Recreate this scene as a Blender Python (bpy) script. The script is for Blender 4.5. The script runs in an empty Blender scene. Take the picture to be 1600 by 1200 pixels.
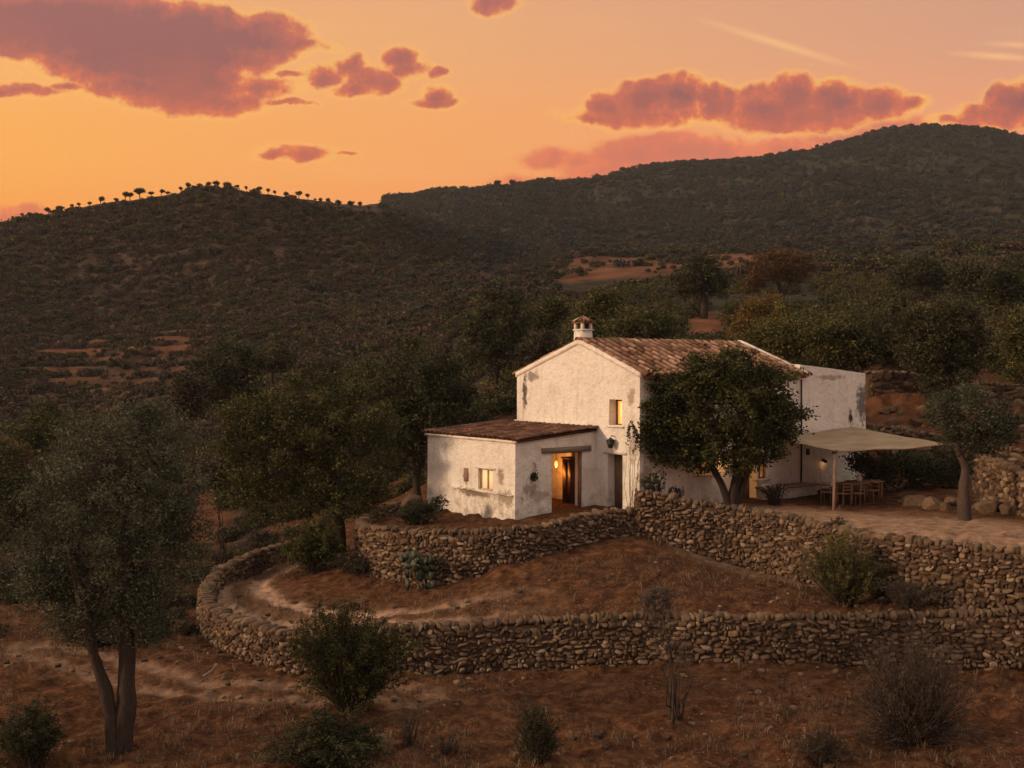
import bpy, math, random
import numpy as np
from mathutils import Vector, Matrix
R = math.radians
S = bpy.context.scene
COL = S.collection
F, CXP, HYP = 1700.0, 800.0, 575.0        # focal length in photo pixels, principal column, horizon row

# ------------------------------------------------------------------ camera, sky, sun, exposure
cam_d = bpy.data.cameras.new('camera'); cam = bpy.data.objects.new('camera', cam_d); COL.objects.link(cam)
cam.location = (0, 0, 0); cam.rotation_euler = (R(90), 0, 0)
cam_d.sensor_width = 36; cam_d.lens = 36 * F / 1600; cam_d.shift_y = -25 / 1600
cam_d.clip_start = 0.5; cam_d.clip_end = 20000
S.camera = cam
S.view_settings.view_transform = 'Standard'; S.view_settings.look = 'None'
S.view_settings.exposure = 0.0; S.view_settings.gamma = 1
S.cycles.use_denoising = True
S.cycles.max_bounces = 5; S.cycles.diffuse_bounces = 3; S.cycles.glossy_bounces = 1
S.cycles.transmission_bounces = 2; S.cycles.transparent_max_bounces = 4; S.cycles.volume_bounces = 0
S.cycles.use_adaptive_sampling = True; S.cycles.adaptive_threshold = 0.012
S.cycles.sample_clamp_indirect = 3
S.render.film_transparent = False

def lin(r, g, b):
    f = lambda c: (c/255/12.92) if c/255 <= .04045 else ((c/255+.055)/1.055)**2.4
    return (f(r), f(g), f(b), 1)

SUN_AZ, SUN_EL = -106, 15          # degrees: to the left of the view, just above the left hill
W = bpy.data.worlds.new('World'); S.world = W; W.use_nodes = True
nt = W.node_tree; nt.nodes.clear()
def N(tree, typ, **kw):
    n = tree.nodes.new(typ)
    for k, v in kw.items(): setattr(n, k, v)
    return n
def build_sky():
    L = nt.links.new
    tc = N(nt, 'ShaderNodeTexCoord'); sep = N(nt, 'ShaderNodeSeparateXYZ'); L(tc.outputs['Generated'], sep.inputs[0])
    def M(op, a, b=None, c=None, clamp=False):
        n = N(nt, 'ShaderNodeMath', operation=op, use_clamp=clamp)
        for i, v in enumerate((a, b, c)):
            if v is None: continue
            if isinstance(v, (int, float)): n.inputs[i].default_value = v
            else: L(v, n.inputs[i])
        return n.outputs[0]
    X, Y, Z = sep.outputs
    Yc = M('MAXIMUM', Y, 0.08)
    u = M('DIVIDE', X, Yc); v = M('DIVIDE', Z, Yc)          # direction on the sunset side, in tangents
    def ramp(fac, stops):
        r = N(nt, 'ShaderNodeValToRGB'); L(fac, r.inputs[0]); e = r.color_ramp.elements
        while len(e) < len(stops): e.new(0.5)
        for el, (p, c) in zip(e, stops): el.position = p; el.color = lin(*c)
        r.color_ramp.interpolation = 'EASE'
        return r.outputs[0]
    def mix(f, a, b, mode='MIX'):
        n = N(nt, 'ShaderNodeMix', data_type='RGBA', blend_type=mode)
        if isinstance(f, (int, float)): n.inputs[0].default_value = f
        else: L(f, n.inputs[0])
        for i, v_ in ((6, a), (7, b)):
            if isinstance(v_, tuple): n.inputs[i].default_value = v_
            else: L(v_, n.inputs[i])
        return n.outputs[2]
    # elevation ramps at the left and at the right of the view: v from 0 to .36
    e = M('MULTIPLY', v, 1/0.4, clamp=True)
    left = ramp(e, [(0, (246, 118, 52)), (.33, (254, 160, 66)), (.5, (254, 174, 80)), (.75, (251, 180, 106)), (1, (236, 170, 126))])
    right = ramp(e, [(0, (248, 140, 88)), (.3, (243, 148, 104)), (.55, (238, 158, 116)), (.8, (214, 156, 128)), (1, (190, 146, 130))])
    s = M('MULTIPLY_ADD', u, 1/0.95, 0.5, clamp=True)
    s = N(nt, 'ShaderNodeMapRange', interpolation_type='SMOOTHSTEP').outputs[0] if False else s
    base = mix(s, left, right)
    # thin high streaks
    cmb = N(nt, 'ShaderNodeCombineXYZ'); L(u, cmb.inputs[0]); L(v, cmb.inputs[1])
    P = cmb.outputs[0]
    mp = N(nt, 'ShaderNodeMapping'); mp.inputs['Rotation'].default_value = (0, 0, R(18)); mp.inputs['Scale'].default_value = (3, 22, 1); L(P, mp.inputs[0])
    n0 = N(nt, 'ShaderNodeTexNoise'); n0.inputs['Scale'].default_value = 1.0; n0.inputs['Detail'].default_value = 5; L(mp.outputs[0], n0.inputs[0])
    st = M('MULTIPLY', M('SUBTRACT', n0.outputs[0], .55, clamp=True), .6)
    base = mix(st, base, lin(255, 200, 140))
    for (sx, sy, an, lw_, lh_, k_) in ((1215, 68, 17, 150, 9, .55), (1560, 88, 4, 90, 8, .6), (1590, 70, 3, 60, 7, .5), (1370, 165, 12, 40, 10, .3)):
        a = N(nt, 'ShaderNodeMapping', vector_type='TEXTURE'); L(P, a.inputs[0]); a.inputs['Location'].default_value = ((sx-CXP)/F, (HYP-sy)/F, 0); a.inputs['Rotation'].default_value = (0, 0, -R(an)); a.inputs['Scale'].default_value = (lw_/F, lh_/F, 1)
        wl = N(nt, 'ShaderNodeVectorMath', operation='LENGTH'); L(a.outputs[0], wl.inputs[0])
        f_ = M('SUBTRACT', 1.0, wl.outputs['Value'], clamp=True); f_ = M('MULTIPLY', f_, k_*1.2, clamp=True)
        base = mix(f_, base, lin(255, 196, 132))
    # clouds: union of soft ellipses, edges broken up by noise
    nw = N(nt, 'ShaderNodeTexNoise'); nw.inputs['Scale'].default_value = 26; nw.inputs['Detail'].default_value = 5; nw.inputs['Roughness'].default_value = .58; L(P, nw.inputs[0])
    wv = N(nt, 'ShaderNodeVectorMath', operation='SUBTRACT'); L(nw.outputs[1], wv.inputs[0]); wv.inputs[1].default_value = (.5, .5, .5)
    ws = N(nt, 'ShaderNodeVectorMath', operation='MULTIPLY'); L(wv.outputs[0], ws.inputs[0]); ws.inputs[1].default_value = (.030, .020, 0)
    pw = N(nt, 'ShaderNodeVectorMath', operation='ADD'); L(P, pw.inputs[0]); L(ws.outputs[0], pw.inputs[1])
    def ellipses(lst, strength=1.0):
        m = None
        for (cx, cy, rx, ry) in lst:
            a = N(nt, 'ShaderNodeVectorMath', operation='SUBTRACT'); L(pw.outputs[0], a.inputs[0])
            a.inputs[1].default_value = ((cx-CXP)/F, (HYP-cy)/F, 0)
            b = N(nt, 'ShaderNodeVectorMath', operation='MULTIPLY'); L(a.outputs[0], b.inputs[0])
            b.inputs[1].default_value = (F/rx, F/ry, 0)
            l = N(nt, 'ShaderNodeVectorMath', operation='LENGTH'); L(b.outputs[0], l.inputs[0])
            d = M('MULTIPLY', M('SUBTRACT', 1.0, l.outputs['Value']), max(min(rx, ry), 17)/38)
            m = d if m is None else M('SMOOTH_MAX', m, d, 0.15)
        return m
    n2 = N(nt, 'ShaderNodeTexNoise'); n2.inputs['Scale'].default_value = 60; n2.inputs['Detail'].default_value = 10; n2.inputs['Roughness'].default_value = .70; L(P, n2.inputs[0])
    n3 = N(nt, 'ShaderNodeTexNoise'); n3.inputs['Scale'].default_value = 14; n3.inputs['Detail'].default_value = 4; L(P, n3.inputs[0])
    fb = M('MULTIPLY_ADD', M('SUBTRACT', n2.outputs[0], .5), .42, M('MULTIPLY', M('SUBTRACT', n3.outputs[0], .5), .45))
    offv = N(nt, 'ShaderNodeVectorMath', operation='ADD'); L(P, offv.inputs[0]); offv.inputs[1].default_value = (-.006, .007, 0)
    n4 = N(nt, 'ShaderNodeTexNoise'); n4.inputs['Scale'].default_value = 34; n4.inputs['Detail'].default_value = 5; n4.inputs['Roughness'].default_value = .55; L(P, n4.inputs[0])
    n5 = N(nt, 'ShaderNodeTexNoise'); n5.inputs['Scale'].default_value = 34; n5.inputs['Detail'].default_value = 5; n5.inputs['Roughness'].default_value = .55; L(offv.outputs[0], n5.inputs[0])
    relief = M('MULTIPLY', M('SUBTRACT', n5.outputs[0], n4.outputs[0]), 1.35)
    def cloud(lst, cols, col_in, base, dens=1.0, soft=.16, hal=.0):
        m = M('ADD', M('ADD', ellipses(lst), fb), .10)
        halo = M('DIVIDE', M('ADD', m, .16), .22, clamp=True); base = mix(M('MULTIPLY', M('MULTIPLY', halo, halo), hal), base, lin(255, 190, 98))
        dn = M('DIVIDE', m, soft, clamp=True)
        dn = M('SMOOTH_MIN', dn, 1.0, .1, clamp=True)
        depth = M('MULTIPLY_ADD', m, 1.0, M('MULTIPLY', fb, .9))
        depth = M('MULTIPLY', depth, 1.12); depth = M('ADD', depth, relief, clamp=True)
        c = ramp(depth, cols)
        lowf = M('MULTIPLY_ADD', M('SUBTRACT', .300, v), 7.0, M('MULTIPLY', M('SUBTRACT', n3.outputs[0], .5), 2.2), clamp=True)
        c = mix(M('MULTIPLY', lowf, .5), c, lin(222, 104, 72))
        # redder towards the low bottom of the sky, greyer mauve high up
        hi = M('MULTIPLY', M('SUBTRACT', v, .17), 6.0, clamp=True)
        c = mix(M('MULTIPLY', hi, col_in[1]), c, lin(*col_in[0]))
        return mix(M('MULTIPLY', dn, dens), base, c)
    far = [(0, 338, 110, 18), (900, 250, 90, 16), (1000, 245, 90, 30), (1065, 236, 95, 34), (1140, 245, 90, 28), (900, 288, 130, 18), (1000, 265, 140, 22),
           (1230, 235, 60, 18), (1320, 212, 70, 26), (1400, 195, 70, 20), (1560, 190, 80, 22), (1480, 215, 90, 20)]
    c_far = [(0, (250, 150, 86)), (.25, (232, 124, 88)), (.6, (206, 110, 94)), (1, (188, 104, 98))]
    base = cloud(far, c_far, ((200, 130, 120), .25), base, .85, .22)
    near = [(120, 40, 190, 58), (250, 75, 200, 75), (370, 60, 120, 45), (300, 130, 110, 42), (210, 130, 90, 34), (455, 72, 60, 12), (60, 20, 120, 40),
            (410, 140, 55, 16), (340, 160, 80, 22), (-60, 30, 140, 50),
            (40, 142, 60, 12), (100, 134, 25, 8), (-10, 145, 60, 11), (455, 160, 40, 6),
            (505, 118, 32, 16), (545, 105, 28, 18), (580, 128, 38, 22), (628, 90, 26, 20), (640, 110, 28, 14), (680, 116, 14, 8), (600, 135, 30, 12), (450,118,24,6), (555,142,30,12),
            (685, 150, 20, 14), (685, 162, 36, 8), (770, 6, 34, 18), (465, 241, 58, 13), (470, 238, 40, 14), (440, 244, 44, 9), (545, 244, 22, 5),
            (955, 168, 42, 26), (1010, 158, 55, 36), (1055, 150, 52, 36), (1110, 160, 55, 34), (930, 186, 46, 9), (1030, 180, 130, 18),
            (1195, 170, 62, 38), (1245, 155, 50, 40), (1310, 160, 48, 38), (1240, 184, 120, 26), (1370, 160, 55, 28), (1420, 160, 36, 12),
            (1595, 160, 60, 36), (1560, 182, 70, 22), (1660, 150, 80, 50), (1500, 188, 50, 10)]
    c_near = [(0, (255, 186, 88)), (.13, (247, 140, 72)), (.30, (212, 104, 74)), (.6, (172, 88, 78)), (1, (136, 76, 80))]
    base = cloud(near, c_near, ((172, 114, 112), .42), base, .97, .20, .6)
    # rest of the dome (overhead and behind the viewer): dusk blue and mauve
    up = N(nt, 'ShaderNodeMapRange'); up.inputs['From Min'].default_value = .34; up.inputs['From Max'].default_value = .8; L(Z, up.inputs['Value'])
    sky = mix(up.outputs[0], base, lin(222, 204, 184))
    bk = N(nt, 'ShaderNodeMapRange'); bk.inputs['From Min'].default_value = .45; bk.inputs['From Max'].default_value = -.25; L(Y, bk.inputs['Value'])
    back = ramp(M('MULTIPLY', Z, 1.6, clamp=True), [(0, (220, 164, 132)), (.4, (136, 110, 124)), (1, (222, 204, 184))])
    sky = mix(bk.outputs[0], sky, back)
    gain = mix(bk.outputs[0], (1, 1, 1, 1), (1.42, 1.42, 1.42, 1)); gain = mix(up.outputs[0], gain, (1.35, 1.38, 1.42, 1)); sky = mix(1.0, sky, gain, 'MULTIPLY')
    # the physical sky adds a little of its own colour
    ns = N(nt, 'ShaderNodeTexSky', sky_type='NISHITA'); ns.sun_disc = False
    ns.sun_elevation = R(2.0); ns.sun_rotation = R(SUN_AZ)
    sky = mix(0.006, sky, ns.outputs[0], 'ADD')
    bg = N(nt, 'ShaderNodeBackground'); bg.inputs['Strength'].default_value = 1.0
    L(sky, bg.inputs[0]); out = N(nt, 'ShaderNodeOutputWorld'); L(bg.outputs[0], out.inputs[0])
build_sky()
W.cycles.sampling_method = 'MANUAL'; W.cycles.sample_map_resolution = 512
sl = bpy.data.lights.new('sun', 'SUN'); sun = bpy.data.objects.new('sun', sl); COL.objects.link(sun)
sl.energy = 3.3; sl.angle = R(5); sl.color = (1.0, .66, .40)
az, el = R(SUN_AZ), R(SUN_EL)
to_sun = Vector((math.sin(az)*math.cos(el), math.cos(az)*math.cos(el), math.sin(el)))
sun.rotation_euler = to_sun.to_track_quat('Z', 'Y').to_euler()

# ------------------------------------------------------------------ helpers
def Pt(px, py, d): return np.array([(px-CXP)/F*d, d, (HYP-py)/F*d])
def Xp(px, d): return (px-CXP)/F*d
_rt = np.random.RandomState(7).rand(256, 256)
def vn2(x, y):
    xi = np.floor(x).astype(int); yi = np.floor(y).astype(int); fx = x-xi; fy = y-yi
    fx = fx*fx*(3-2*fx); fy = fy*fy*(3-2*fy)
    g = lambda a, b: _rt[a & 255, b & 255]
    return (g(xi, yi)*(1-fx)+g(xi+1, yi)*fx)*(1-fy)+(g(xi, yi+1)*(1-fx)+g(xi+1, yi+1)*fx)*fy
def fbm(x, y, o=4, s=0.0):
    a, t, n = 0, 0, 1.0
    for k in range(o):
        a = a+n*(vn2(x*2**k+17.3*k+s, y*2**k-9.1*k+s*1.7)-.5); t += n; n *= .5
    return a/t*2
def vn3(p, f, s=0.0):
    x, y, z = p[:, 0]*f+s, p[:, 1]*f+s*.7, p[:, 2]*f-s
    return (vn2(x+z*.61+31, y-z*.37+11)+vn2(y+x*.33+5, z+x*.21+70)+vn2(z*1.1-y*.3+90, x*.9+y*.2+40))/1.5-1
def props(o, label=None, cat=None, group=None, kind=None):
    if label: o['label'] = label
    if cat: o['category'] = cat
    if group: o['group'] = group
    if kind: o['kind'] = kind
    return o
class MB:
    def __init__(s): s.V = []; s.F = []; s.n = 0; s.A = []
    def add(s, V, Fc, rnd=None):
        V = np.asarray(V, float).reshape(-1, 3)
        s.V.append(V)
        if isinstance(Fc, np.ndarray): s.F.append(Fc.astype(np.int64)+s.n)
        else:
            for k in sorted(set(len(f) for f in Fc)):
                s.F.append(np.array([f for f in Fc if len(f) == k], dtype=np.int64)+s.n)
        if rnd is None: rnd = 0.5
        s.A.append(np.broadcast_to(np.asarray(rnd, float), (len(V),)).copy())
        s.n += len(V)
    def box(s, x0, x1, y0, y1, z0, z1, fr=None, rnd=.5, jit=0):
        v = np.array([[x, y, z] for x in (x0, x1) for y in (y0, y1) for z in (z0, z1)], float)
        if jit: v += np.random.uniform(-jit, jit, v.shape)
        if fr is not None: v = fr(v)
        s.add(v, [(0, 1, 3, 2), (4, 6, 7, 5), (0, 4, 5, 1), (2, 3, 7, 6), (0, 2, 6, 4), (1, 5, 7, 3)], rnd)
    def tube(s, pts, rad, sides=7, rnd=.5, caps=True, gn=0):
        pts = np.asarray(pts, float); rad = np.broadcast_to(np.asarray(rad, float), (len(pts),))
        t = np.gradient(pts, axis=0); t /= np.linalg.norm(t, axis=1)[:, None]+1e-9
        up = np.array([0, 0, 1.]) if abs(t[0][2]) < .9 else np.array([1., 0, 0])
        a = np.cross(t, up); a /= np.linalg.norm(a, axis=1)[:, None]+1e-9; b = np.cross(t, a)
        th = np.arange(sides)*2*math.pi/sides
        V = pts[:, None]+rad[:, None, None]*(np.cos(th)[None, :, None]*a[:, None]+np.sin(th)[None, :, None]*b[:, None])
        if gn:
            q = V.reshape(-1, 3); k_ = 1+gn*(vn3(q, 2.6, 3)+.6*vn3(q, 6.5, 8)); V = pts[:, None]+(V-pts[:, None])*k_.reshape(len(pts), sides, 1)
        m = len(pts); i = np.arange(m-1)[:, None]*sides; j = np.arange(sides)[None]; k = (j+1) % sides
        Fq = np.stack([i+j, i+k, i+sides+k, i+sides+j], -1).reshape(-1, 4)
        s.add(V.reshape(-1, 3), Fq, rnd)
        if caps:
            s.F.append(np.array([list(range(sides-1, -1, -1)), list(range((m-1)*sides, m*sides))])+s.n-m*sides)
    def build(s, name, mat, parent=None, smooth=False, attrs=None):
        V = np.concatenate(s.V); me = bpy.data.meshes.new(name)
        me.vertices.add(len(V)); me.vertices.foreach_set('co', V.astype(np.float32).ravel())
        tot = np.concatenate([np.full(len(f), f.shape[1]) for f in s.F]); idx = np.concatenate([f.ravel() for f in s.F])
        me.loops.add(len(idx)); me.loops.foreach_set('vertex_index', idx.astype(np.int32))
        me.polygons.add(len(tot)); st = np.concatenate([[0], np.cumsum(tot)[:-1]])
        me.polygons.foreach_set('loop_start', st.astype(np.int32)); me.polygons.foreach_set('loop_total', tot.astype(np.int32))
        if smooth: me.polygons.foreach_set('use_smooth', np.ones(len(tot), bool))
        me.update(calc_edges=True)
        at = me.attributes.new('rnd', 'FLOAT', 'POINT'); at.data.foreach_set('value', np.concatenate(s.A).astype(np.float32))
        for k, v in (attrs or {}).items():
            at = me.attributes.new(k, 'FLOAT', 'POINT'); at.data.foreach_set('value', np.asarray(v).astype(np.float32))
        me.materials.append(mat)
        o = bpy.data.objects.new(name, me); COL.objects.link(o)
        if parent: o.parent = parent; o.matrix_parent_inverse = Matrix.Translation(-parent.location) if parent.type == 'EMPTY' and parent.parent is None else Matrix()
        return o
def empty(name, loc, label=None, cat=None, group=None):
    o = bpy.data.objects.new(name, None); COL.objects.link(o); o.location = loc; o.empty_display_size = .3
    return props(o, label, cat, group)

# ------------------------------------------------------------------ materials
class MT:
    def __init__(s, name, rough=.9, spec=.1):
        s.m = bpy.data.materials.new(name); s.m.use_nodes = True; s.t = s.m.node_tree; s.t.nodes.clear()
        s.out = s.n('ShaderNodeOutputMaterial'); s.b = s.n('ShaderNodeBsdfPrincipled')
        s.b.inputs['Roughness'].default_value = rough; s.b.inputs['Specular IOR Level'].default_value = spec
        s.l(s.b.outputs[0], s.out.inputs[0])
        s.tc = s.n('ShaderNodeTexCoord'); s.geo = s.n('ShaderNodeNewGeometry'); s.P = s.geo.outputs['Position']
    def n(s, t, **k): return N(s.t, t, **k)
    def l(s, a, b): s.t.links.new(a, b)
    def noise(s, scale, detail=4, rough=.55, vec=None, out=0):
        x = s.n('ShaderNodeTexNoise'); x.inputs['Scale'].default_value = scale; x.inputs['Detail'].default_value = detail; x.inputs['Roughness'].default_value = rough
        s.l(s.P if vec is None else vec, x.inputs[0]); return x.outputs[out]
    def attr(s, name): a = s.n('ShaderNodeAttribute', attribute_name=name); return a.outputs['Fac']
    def math(s, op, a, b=0.0, clamp=False, c=None):
        n = s.n('ShaderNodeMath', operation=op, use_clamp=clamp)
        for i, v in enumerate((a, b, c)):
            if v is None: continue
            if isinstance(v, (int, float)): n.inputs[i].default_value = v
            else: s.l(v, n.inputs[i])
        return n.outputs[0]
    def rng(s, v, a, b, c=0, d=1):
        n = s.n('ShaderNodeMapRange'); s.l(v, n.inputs[0])
        for i, x in enumerate((a, b, c, d)): n.inputs[i+1].default_value = x
        return n.outputs[0]
    def mix(s, f, a, b, mode='MIX'):
        n = s.n('ShaderNodeMix', data_type='RGBA', blend_type=mode)
        if isinstance(f, (int, float)): n.inputs[0].default_value = f
        else: s.l(f, n.inputs[0])
        for i, v in ((6, a), (7, b)):
            if isinstance(v, tuple): n.inputs[i].default_value = v if len(v) == 4 else v+(1,)
            else: s.l(v, n.inputs[i])
        return n.outputs[2]
    def ramp(s, f, stops):
        r = s.n('ShaderNodeValToRGB'); s.l(f, r.inputs[0]); e = r.color_ramp.elements
        while len(e) < len(stops): e.new(.5)
        for el_, (p, c) in zip(e, stops): el_.position = p; el_.color = c+(1,)
        return r.outputs[0]
    def color(s, c):
        if isinstance(c, tuple): s.b.inputs['Base Color'].default_value = c if len(c) == 4 else c+(1,)
        else: s.l(c, s.b.inputs['Base Color'])
        return s
    def bump(s, h, strength=.5, dist=.02, prev=None):
        b = s.n('ShaderNodeBump'); b.inputs['Strength'].default_value = strength; b.inputs['Distance'].default_value = dist
        s.l(h, b.inputs['Height'])
        if prev is not None: s.l(prev, b.inputs['Normal'])
        s.l(b.outputs[0], s.b.inputs['Normal']); return b.outputs[0]

def mat_ground():
    m = MT('ground_soil', .95, .05)
    n1 = m.noise(.35, 6, .6); n2 = m.noise(2.2, 6, .65); n3 = m.noise(9, 5, .7)
    soil = m.ramp(n2, [(.32, (.034, .012, .006)), (.5, (.092, .042, .021)), (.66, (.19, .090, .044))])
    dry = m.ramp(n3, [(.42, (.032, .013, .007)), (.58, (.12, .055, .027)), (.70, (.36, .22, .13))])
    f = m.rng(m.math('ADD', n1, m.math('MULTIPLY', n3, .5)), .62, .95)
    near = m.mix(m.math('MULTIPLY', f, .75), soil, dry)
    scrub = m.ramp(m.noise(.25, 6, .7), [(.3, (.018, .014, .010)), (.5, (.045, .031, .021)), (.62, (.085, .052, .035)), (.8, (.13, .078, .052))])
    c = m.mix(m.attr('scrub'), near, scrub)
    cool = m.ramp(m.noise(.25, 6, .7), [(.3, (.012, .014, .010)), (.5, (.026, .027, .019)), (.64, (.045, .040, .028)), (.8, (.080, .062, .042))])
    sx_ = m.n('ShaderNodeSeparateXYZ'); m.l(m.P, sx_.inputs[0]); hf = m.rng(m.math('DIVIDE', sx_.outputs[0], m.math('MAXIMUM', sx_.outputs[1], 1.0)), -.16, -.04)
    scrub2 = m.mix(m.math('MULTIPLY', hf, m.attr('scrub')), scrub, cool); c = m.mix(m.attr('scrub'), near, scrub2)
    red = m.ramp(m.noise(.12, 6, .65), [(.3, (.060, .028, .016)), (.55, (.16, .068, .036)), (.8, (.24, .115, .065))])
    c = m.mix(m.attr('earth'), c, red)
    tr = m.ramp(m.noise(3, 5, .6), [(.3, (.24, .145, .095)), (.7, (.50, .33, .225))])
    tf = m.math('MULTIPLY', m.attr('track'), m.rng(m.noise(1.6, 4, .6), .22, .46), clamp=True)
    c = m.mix(tf, c, tr)
    m.color(c)
    b = m.bump(n3, 1, .10); m.bump(m.noise(28, 3, .6), .9, .035, b)
    return m.m
def mat_stone():
    m = MT('dry_stone', .92, .08)
    r = m.attr('rnd')
    c = m.ramp(r, [(0, (.055, .039, .029)), (.3, (.102, .070, .048)), (.6, (.155, .106, .070)), (.85, (.20, .142, .094)), (1, (.29, .225, .165))])
    n = m.noise(9, 5, .65)
    c = m.mix(.75, c, m.ramp(n, [(.3, (.45, .42, .38)), (.6, (1, .97, .92))]), 'MULTIPLY')
    lich = m.rng(m.noise(5, 4, .7), .6, .7)
    c = m.mix(m.math('MULTIPLY', lich, .45), c, (.14, .13, .11))
    m.color(c); b = m.bump(n, .6, .03); m.bump(m.noise(45, 3), .5, .01, b)
    return m.m
def mat_rubble():
    m = MT('wall_core_rubble', .95, .05); m.color(m.ramp(m.noise(6, 4), [(.3, (.045, .030, .020)), (.7, (.10, .068, .045))])); m.bump(m.noise(7, 4), 1, .08); return m.m
def mat_plaster(stains=()):
    m = MT('whitewashed_plaster', .88, .15)
    n1 = m.noise(.9, 6, .6); n2 = m.noise(4.5, 6, .68); n3 = m.noise(22, 4, .6)
    c = m.ramp(n1, [(.3, (.70, .655, .575)), (.5, (.80, .765, .69)), (.7, (.85, .82, .76))])
    c = m.mix(m.rng(n2, .52, .74, 0, .5), c, (.50, .42, .33)); c = m.mix(m.rng(m.noise(1.4, 6, .75), .57, .68, 0, .38), c, (.46, .37, .28))
    sp = m.rng(n3, .66, .74, 0, .35); c = m.mix(sp, c, (.34, .26, .19))
    sepn = m.n('ShaderNodeSeparateXYZ'); m.l(m.P, sepn.inputs[0])
    # rising damp near the foot of the wall and drips
    foot = m.rng(sepn.outputs[2], -5.5, -4.2, 1, 0)
    c = m.mix(m.math('MULTIPLY', m.math('MULTIPLY', foot, m.rng(m.noise(2.6, 6, .7), .45, .68), clamp=True), .75), c, (.30, .22, .15))
    mp = m.n('ShaderNodeMapping'); mp.inputs['Scale'].default_value = (3.5, 3.5, .25); m.l(m.P, mp.inputs[0])
    c = m.mix(m.rng(m.noise(1.0, 5, .6, mp.outputs[0]), .56, .76, 0, .38), c, (.36, .30, .23))
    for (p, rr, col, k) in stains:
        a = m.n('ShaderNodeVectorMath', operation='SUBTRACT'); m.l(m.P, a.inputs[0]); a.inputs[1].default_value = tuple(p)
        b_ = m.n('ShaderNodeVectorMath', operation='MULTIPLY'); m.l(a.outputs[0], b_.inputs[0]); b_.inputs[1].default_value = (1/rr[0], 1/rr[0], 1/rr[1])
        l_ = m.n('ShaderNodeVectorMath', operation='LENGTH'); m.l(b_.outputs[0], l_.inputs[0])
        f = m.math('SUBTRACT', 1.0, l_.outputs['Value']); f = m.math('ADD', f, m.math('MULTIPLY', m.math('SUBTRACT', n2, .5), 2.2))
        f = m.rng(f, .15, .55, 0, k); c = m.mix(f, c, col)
    m.color(c)
    b = m.bump(m.noise(5, 5, .7), 1, .11); b = m.bump(n3, .9, .05, b); m.bump(m.noise(70, 2), .35, .01, b)
    return m.m
def mat_tile(dark=False):
    m = MT('terracotta_tile_old' if dark else 'terracotta_tile', .88, .15)
    if dark: st = [(0, (.045, .022, .015)), (.5, (.12, .056, .036)), (1, (.26, .13, .085))]
    else: st = [(0, (.065, .036, .024)), (.35, (.20, .105, .062)), (.7, (.38, .215, .135)), (1, (.56, .38, .25))]
    c = m.ramp(m.attr('rnd'), st)
    c = m.mix(m.rng(m.noise(2.5, 5, .7), .5, .72, 0, .65), c, (.065, .052, .036))
    c = m.mix(.6, c, m.ramp(m.noise(14, 4, .6), [(.3, (.55, .52, .5)), (.7, (1, 1, 1))]), 'MULTIPLY')
    m.color(c); m.bump(m.noise(30, 4), .5, .015); return m.m
def mat_leaf(name, c0, c1, c2, tl=.2):
    m = MT(name, .7, .2)
    oi = m.n('ShaderNodeObjectInfo')
    f = m.math('ADD', m.math('MULTIPLY', m.attr('rnd'), .8), m.math('MULTIPLY', oi.outputs['Random'], .2))
    c = m.ramp(f, [(0, tuple(v*.7 for v in c0)), (.5, tuple(v*.8 for v in c1)), (.8, tuple(v*.8 for v in c2)), (1, tuple(min(1, v*1.15) for v in c2))])
    m.color(c)
    td = m.n('ShaderNodeBsdfTranslucent'); m.l(c, td.inputs[0])
    mx = m.n('ShaderNodeMixShader'); mx.inputs[0].default_value = tl
    m.l(m.b.outputs[0], mx.inputs[1]); m.l(td.outputs[0], mx.inputs[2]); m.l(mx.outputs[0], m.out.inputs[0])
    return m.m
def mat_wood(name, a, b, sc=4):
    m = MT(name, .8, .15)
    mp = m.n('ShaderNodeMapping'); mp.inputs['Scale'].default_value = (5, 5, .8); m.l(m.P, mp.inputs[0])
    n = m.noise(sc, 5, .65, mp.outputs[0]); m.color(m.ramp(n, [(.3, a), (.7, b)])); m.bump(n, .4, .01); return m.m
def mat_plain(name, c, rough=.8, spec=.2, var=.35):
    m = MT(name, rough, spec); n = m.noise(8, 5, .65)
    m.color(m.ramp(n, [(.25, tuple(x*(1-var) for x in c)), (.75, tuple(min(1, x*(1+var*.6)) for x in c))])); m.bump(n, .3, .01); return m.m

M_ground = mat_ground(); M_stone = mat_stone(); M_core = mat_rubble()
M_tile = mat_tile(); M_tiled = mat_tile(True)
M_bark = mat_wood('bark', (.018, .013, .010), (.065, .047, .036), 6)
M_wood = mat_wood('weathered_wood', (.10, .065, .042), (.24, .165, .11))
M_greywood = mat_wood('grey_wood', (.13, .11, .095), (.26, .22, .19))
M_iron = mat_plain('dark_iron', (.018, .016, .015), .6, .4)
M_leaf_olive = mat_leaf('olive_leaf', (.022, .026, .015), (.052, .062, .038), (.14, .15, .090))
M_leaf_green = mat_leaf('green_leaf', (.018, .024, .008), (.056, .062, .018), (.17, .145, .040))
M_leaf_dark = mat_leaf('dark_leaf', (.014, .019, .009), (.036, .042, .018), (.095, .088, .036))
M_leaf_gold = mat_leaf('golden_leaf', (.050, .040, .012), (.105, .075, .020), (.20, .125, .035))
M_leaf_rust = mat_leaf('rust_leaf', (.055, .030, .014), (.110, .060, .024), (.17, .090, .036))
M_twig_dry = mat_leaf('dry_twig', (.040, .030, .024), (.085, .064, .050), (.16, .125, .10), .15)
M_leaf_scrub = mat_leaf('scrub_leaf', (.022, .020, .013), (.050, .043, .026), (.105, .080, .046))
M_leaf_blue = mat_leaf('bluish_scrub_leaf', (.018, .024, .023), (.038, .047, .040), (.072, .076, .056))
M_leaf_heath = mat_leaf('heath_leaf', (.034, .024, .018), (.078, .054, .038), (.15, .10, .066))
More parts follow.
